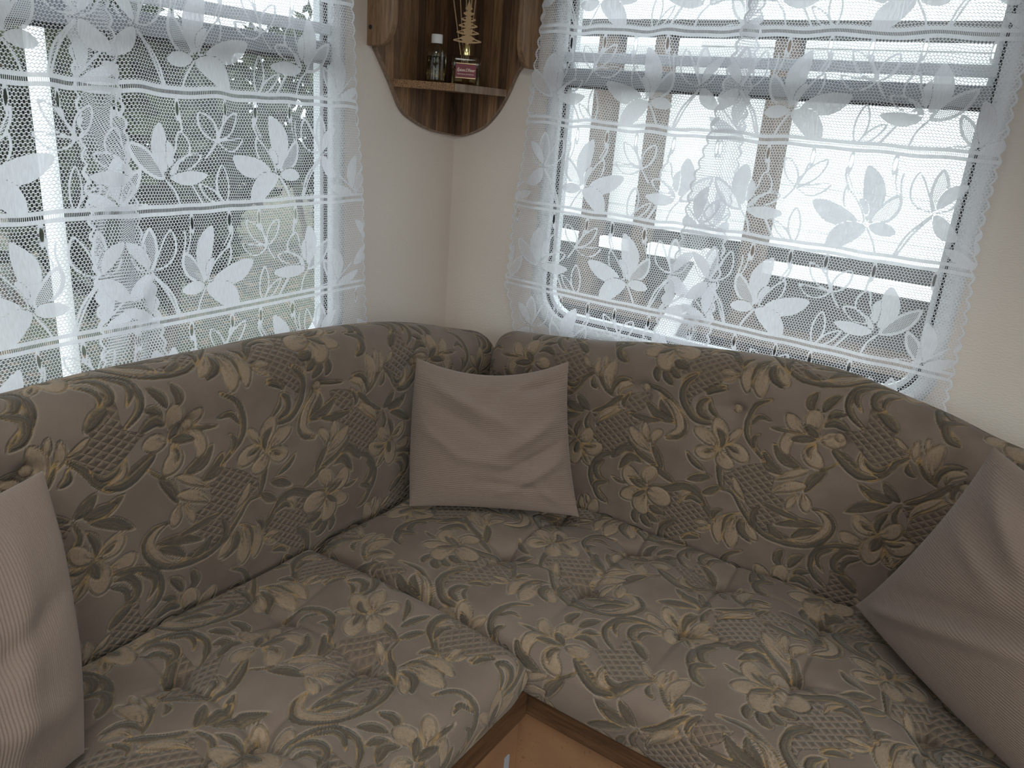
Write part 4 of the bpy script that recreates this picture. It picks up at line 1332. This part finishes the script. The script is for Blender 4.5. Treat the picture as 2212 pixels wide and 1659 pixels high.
bt = tag(empty('refill_bottle', (-0.178, -0.072, ZS + 0.0008)), 'clear plastic refill bottle with a white screw cap on the corner shelf', 'bottle')
link('bottle_body', lathe_mesh([(0, 0.0), (0.021, 0.0), (0.0235, 0.002), (0.0240, 0.006), (0.0240, 0.066), (0.0225, 0.075), (0.0170, 0.083), (0.0115, 0.087), (0.0110, 0.093),
                                (0.0095, 0.093), (0.0095, 0.0865), (0.0155, 0.0818), (0.0212, 0.074), (0.0226, 0.066), (0.0226, 0.006), (0.020, 0.0018), (0, 0.0018)], 40), M['bottle'], bt, True)
link('liquid', lathe_mesh([(0, 0.0022), (0.0200, 0.0022), (0.0222, 0.006), (0.0222, 0.058), (0, 0.058)], 40), M['liquid'], bt, True)
link('cap', lathe_mesh([(0.0118, 0.0865), (0.0132, 0.0868), (0.0134, 0.088), (0.0134, 0.1055), (0.0126, 0.1068), (0, 0.1070)], 36), M['cap'], bt, True)

ROT = math.atan2(-0.618, -0.786)      # faces the room diagonally
df = tag(empty('reed_diffuser', (-0.118, -0.116, ZS + 0.0008)), 'square glass reed diffuser with a wine red label and wooden tree on the shelf', 'diffuser')
df.rotation_euler = (0, 0, ROT + H)     # local -y faces the room


def rbox(w, d, z0, z1, r, top_r=0.0, seg=5):
    bm = bmesh.new()
    loop = rrect(-w / 2, w / 2, -d / 2, d / 2, r, seg)
    rings = [(1.0, z0), (1.0, z1 - top_r)] + [(1 - (top_r / (w / 2)) * (1 - math.cos(math.radians(t))), z1 - top_r + top_r * math.sin(math.radians(t))) for t in (30, 60, 90) if top_r]
    vs = [[bm.verts.new((x * s, y * s, z)) for x, y in loop] for s, z in rings]
    n = len(loop)
    for a, b in zip(vs, vs[1:]):
        for i in range(n): bm.faces.new((a[i], a[(i + 1) % n], b[(i + 1) % n], b[i]))
    bm.faces.new(vs[0][::-1]); bm.faces.new(vs[-1])
    return bm_mesh(bm, 'rbox')


link('glass_body', rbox(0.068, 0.062, 0.0, 0.066, 0.008, 0.008), M['bottle'], df, True)
link('liquid', rbox(0.056, 0.050, 0.007, 0.040, 0.006), M['liquid'], df, True)
link('collar', lathe_mesh([(0.0095, 0.0655), (0.0118, 0.0660), (0.0122, 0.068), (0.0122, 0.0890), (0.0115, 0.0900), (0.0055, 0.0900), (0.0055, 0.0885)], 36), M['gold'], df, True)
lab = link('label', box_mesh(-0.0245, 0.0245, -0.0318, -0.0311, 0.014, 0.049), M['label'], df)
for z in (0.0152, 0.0470):
    link('label_line', box_mesh(-0.0240, 0.0240, -0.0321, -0.03185, z, z + 0.0011), M['gold'], lab)


def text(body, size, loc, mat, parent, shear=0.0, space=1.0):
    cu = bpy.data.curves.new('label_text', 'FONT')
    cu.body = body; cu.size = size; cu.align_x = 'CENTER'; cu.shear = shear; cu.extrude = 0.0001; cu.space_character = space
    ob = bpy.data.objects.new('label_text', cu)
    COL.objects.link(ob)
    bpy.context.view_layer.update()
    me = bpy.data.meshes.new_from_object(ob.evaluated_get(bpy.context.evaluated_depsgraph_get()))
    bpy.data.objects.remove(ob)
    o = link('label_text', me, mat, parent)
    me.materials.clear(); me.materials.append(mat)
    o.location = loc; o.rotation_euler = (H, 0, 0)
    return o


text("Épices D'hiver", 0.0098, (0, -0.0320, 0.0300), M['ink'], lab, 0.3, 0.80)
text('DIFFUSEUR DE PARFUM', 0.0038, (0, -0.0320, 0.0225), M['ink'], lab)


def rod(p, q, r, name, mat, parent, seg=8):
    p, q = Vector(p), Vector(q)
    me = lathe_mesh([(0, 0), (r, 0), (r, (q - p).length), (0, (q - p).length)], seg, name)
    o = link(name, me, mat, parent)
    o.location = p; o.rotation_euler = (q - p).to_track_quat('Z', 'Y').to_euler()
    return o


for dx, dy, hgt in ((-0.052, 0.014, 0.262), (-0.030, 0.024, 0.268), (-0.010, -0.004, 0.27), (0.0, 0.006, 0.265), (0.008, -0.005, 0.27), (0.020, 0.010, 0.262)):
    rod((dx * 0.05, dy * 0.05, 0.012), (dx, dy, hgt), 0.00135, 'reed', M['reed'], df)


def tree_outline(side):
    pts = []
    tiers = [(0.098, 0.034, 0.008), (0.116, 0.027, 0.007), (0.131, 0.0225, 0.0065), (0.145, 0.0175, 0.006), (0.158, 0.0125, 0.005), (0.169, 0.0085, 0.004)]
    for i, (z, w, t) in enumerate(tiers):
        nz = tiers[i + 1][0] if i + 1 < len(tiers) else 0.182
        pts += [(0.0035, z - 0.004), (w * 0.55, z - 0.003), (w, z), (w * 0.96, z + 0.003), (w * 0.62, z + t * 0.75), (0.010 if w > .02 else 0.0045, nz - 0.006)]
    pts.append((0.0, 0.188))
    return [(side * x, z) for x, z in pts]


R_ = tree_outline(1)
outline = [(0.0025, 0.0905)] + R_ + [(-x, z) for x, z in R_[::-1][1:]] + [(-0.0025, 0.0905)]
slots = [[(sg * w * 0.30, z + 0.0010), (sg * w * 0.82, z + 0.0014), (sg * w * 0.45, z + 0.0048)]
         for sg in (1, -1) for z, w in ((0.098, 0.034), (0.116, 0.027), (0.131, 0.0225), (0.145, 0.0175))]
link('tree_cutout', sheet([outline] + slots, lambda x, z: (x, -0.008, z), (0, 0.002, 0), 'tree_cutout'), M['ply'], df)

# ------------------------------------------------------------------ outside
M['siding'] = plain('white_painted_siding', (0.90, 0.93, 0.94), 0.6, 0.03, 3)
M['post'] = wood('weathered_brown_post', (0.045, 0.032, 0.025), (0.10, 0.073, 0.056), 'z', 4, 0.8)
M['skirt'] = plain('dark_skirting', (0.035, 0.033, 0.032), 0.8, 0.3, 6)
M['pole'] = plain('white_awning_pole', (0.86, 0.88, 0.90), 0.35, 0.02)
M['hedge_trunk'] = plain('grey_bark', (0.13, 0.11, 0.09), 0.9, 0.3, 20)


def mat_ground():
    n = N('leaf_strewn_lawn')
    a = n.ramp(n.noise(1.2, 5), 0.4, 0.62)
    b = n.ramp(n.noise(14, 4), 0.52, 0.62)
    c = n.mix(a, (0.024, 0.027, 0.018), (0.042, 0.050, 0.024))
    c = n.mix(n.m('MULTIPLY', b, 0.8), c, (0.14, 0.098, 0.06))
    return n.done(n.principled(c, 0.95))


M['ground'] = mat_ground()
GZ = -0.45
tag(link('ground', box_mesh(-14, 22, -16, 22, GZ - 0.1, GZ), M['ground']), 'leaf-strewn lawn outside the windows', kind='structure')


def leaf_mat(name, a, b):
    n = N(name)
    c = n.mix(n.noise(3, 3), a, b)
    d = n.node('ShaderNodeBsdfDiffuse'); n.put(d.inputs[0], c)
    t = n.node('ShaderNodeBsdfTranslucent'); n.put(t.inputs[0], c)
    m = n.node('ShaderNodeMixShader'); m.inputs[0].default_value = 0.3
    n.t.links.new(d.outputs[0], m.inputs[1]); n.t.links.new(t.outputs[0], m.inputs[2])
    return n.done(m.outputs[0])


M['leaf'] = leaf_mat('dark_evergreen_leaf', (0.022, 0.027, 0.018), (0.055, 0.064, 0.038))
M['leaf2'] = leaf_mat('brownish_winter_leaf', (0.05, 0.042, 0.028), (0.11, 0.09, 0.058))


def bush(loc, rx, ry, h, n, mat, label, seed, leaf=0.09, trunk=0.3):
    rng = np.random.RandomState(seed)
    root = tag(empty('shrub', loc), label, 'shrub', 'shrubs and trees outside the windows')
    g = rng.normal(size=(n, 3)); g /= np.linalg.norm(g, axis=1)[:, None]
    rr = rng.uniform(0.35, 1.0, n) ** 0.5
    lump = 1 + 0.22 * np.sin(g[:, 0] * 5 + seed) * np.cos(g[:, 2] * 6) + 0.12 * np.sin(g[:, 1] * 11)
    lump = lump / 1.36
    c = g * (rr * lump)[:, None] * np.array([rx, ry, (h - trunk) / 2]) + np.array([0, 0, trunk + (h - trunk) / 2])
    a = rng.normal(size=(n, 3)); a /= np.linalg.norm(a, axis=1)[:, None]
    b = np.cross(a, rng.normal(size=(n, 3))); b /= np.linalg.norm(b, axis=1)[:, None]
    s = leaf * rng.uniform(0.6, 1.3, n)[:, None]
    V = np.stack([c - a * s, c + b * s * 0.45, c + a * s, c - b * s * 0.45], 1).reshape(-1, 3)
    V[:, 2] = np.maximum(V[:, 2], 0.03)
    me = bpy.data.meshes.new('foliage')
    me.from_pydata(V.tolist(), [], (np.arange(n * 4).reshape(n, 4)).tolist())
    link('foliage', me, mat, root)
    for k in range(3):
        ang = 2.1 * k + seed
        rod((0.06 * math.cos(ang), 0.06 * math.sin(ang), 0), (rx * 0.4 * math.cos(ang), ry * 0.4 * math.sin(ang), h * 0.7), 0.035, 'stem', M['hedge_trunk'], root)
    return root


for i, (x, y, rx, ry, h, m, lb) in enumerate((
        (-2.75, 2.9, 0.85, 0.8, 2.55, 'leaf', 'tall dark evergreen shrub beyond the left window beside the white pole'),
        (-0.95, 2.9, 0.85, 0.8, 2.35, 'leaf', 'broad evergreen shrub beyond the left window behind the lace flowers'),
        (0.85, 2.9, 0.85, 0.8, 2.5, 'leaf', 'evergreen shrub beyond the left window closest to the corner shelf'),
        (-1.9, 5.4, 1.5, 1.3, 3.0, 'leaf2', 'brownish tree rising behind the tall dark shrub'),
        (1.2, 5.4, 1.5, 1.3, 2.9, 'leaf', 'evergreen tree standing behind the shrub closest to the corner shelf'),
        (4.6, 5.6, 1.5, 1.3, 3.0, 'leaf', 'evergreen tree beyond the end of the white veranda wall'),
        (9.0, 6.6, 2.0, 1.8, 4.3, 'leaf2', 'bare-looking brown tree behind the white veranda wall'),
        (10.5, 2.2, 2.0, 1.8, 3.6, 'leaf', 'dark rounded tree behind the veranda roof'))):
    bush((x, y, GZ + 0.0005), rx, ry, h, 3400, M[m], lb, 20 + i)

# neighbouring white house seen through the right window
house = tag(empty('neighbour_house', (4.0, 0.5, GZ + 0.0005)), 'white clapboard holiday home with brown veranda posts across the lawn', 'house')
hb = lambda n, x0, x1, y0, y1, z0, z1, m, b=0.0: link(n, box_mesh(x0 - 4.0, x1 - 4.0, y0 - 0.5, y1 - 0.5, z0 - GZ, z1 - GZ, b), m, house)
hb('skirting', 4.06, 4.30, -4.2, 3.2, GZ + .0005, 0.56, M['skirt'])
for k in range(9):
    z = 0.57 + k * 0.148
    hb('siding_board', 4.05 - 0.006 * (k % 2), 4.12, -4.2, 2.6, z, z + 0.1479, M['siding'], 0.0025)
for k in range(9, 20):
    z = 0.57 + k * 0.148
    hb('siding_board', 4.05 - 0.006 * (k % 2), 4.12, -4.2, 0.97, z, z + 0.1479, M['siding'], 0.0025)
hb('roof_edge', 3.75, 4.5, -4.3, 1.05, 3.54, 3.70, M['skirt'])
for y0, y1 in ((1.47, 1.63), (1.06, 1.18), (0.18, 0.34), (-1.6, -1.44)):
    hb('veranda_post', 3.72, 3.86, y0, y1, GZ + .0005, 1.93, M['post'], 0.006)
hb('veranda_beam', 3.70, 3.88, -4.2, 2.6, 1.932, 2.03, M['skirt'])
for y0, y1, z0 in ((1.64, 2.3, 0.405), (1.19, 1.46, 0.405), (0.62, 1.05, 0.412), (-1.43, 0.17, 0.42), (-4.2, -1.61, 0.42)):
    hb('deck_rail', 3.74, 3.82, y0 + .004, y1 - .004, z0, z0 + 0.085, M['siding'], 0.004)
hb('deck', 3.60, 4.04, -4.2, 2.6, -0.06, 0.0, M['post'])

pole = tag(empty('awning_pole', (-0.575, 1.0, GZ + 0.0005)), 'white upright awning pole outside the left window', 'pole')
rod((0, 0, 0.012), (0, 0, 2.9), 0.026, 'pole_tube', M['pole'], pole, 20)
link('foot_plate', lathe_mesh([(0, 0), (0.07, 0), (0.07, 0.008), (0.03, 0.012), (0, 0.012)], 24), M['pole'], pole)
brace = tag(empty('awning_brace', (1.5, 0.26, GZ + 0.0005)), 'white slanted awning brace outside the right window', 'pole')
link('brace_board', poly_prism([(0, 0.09, 0.004), (0, -0.075, 0.004), (0, -0.52, 1.30), (0, -0.455, 1.30)], (0.03, 0, 0), 0.004, 'brace_board'), M['pole'], brace)
link('foot_plate', box_mesh(-.08, .10, -.12, .14, 0, 0.0035), M['pole'], brace)
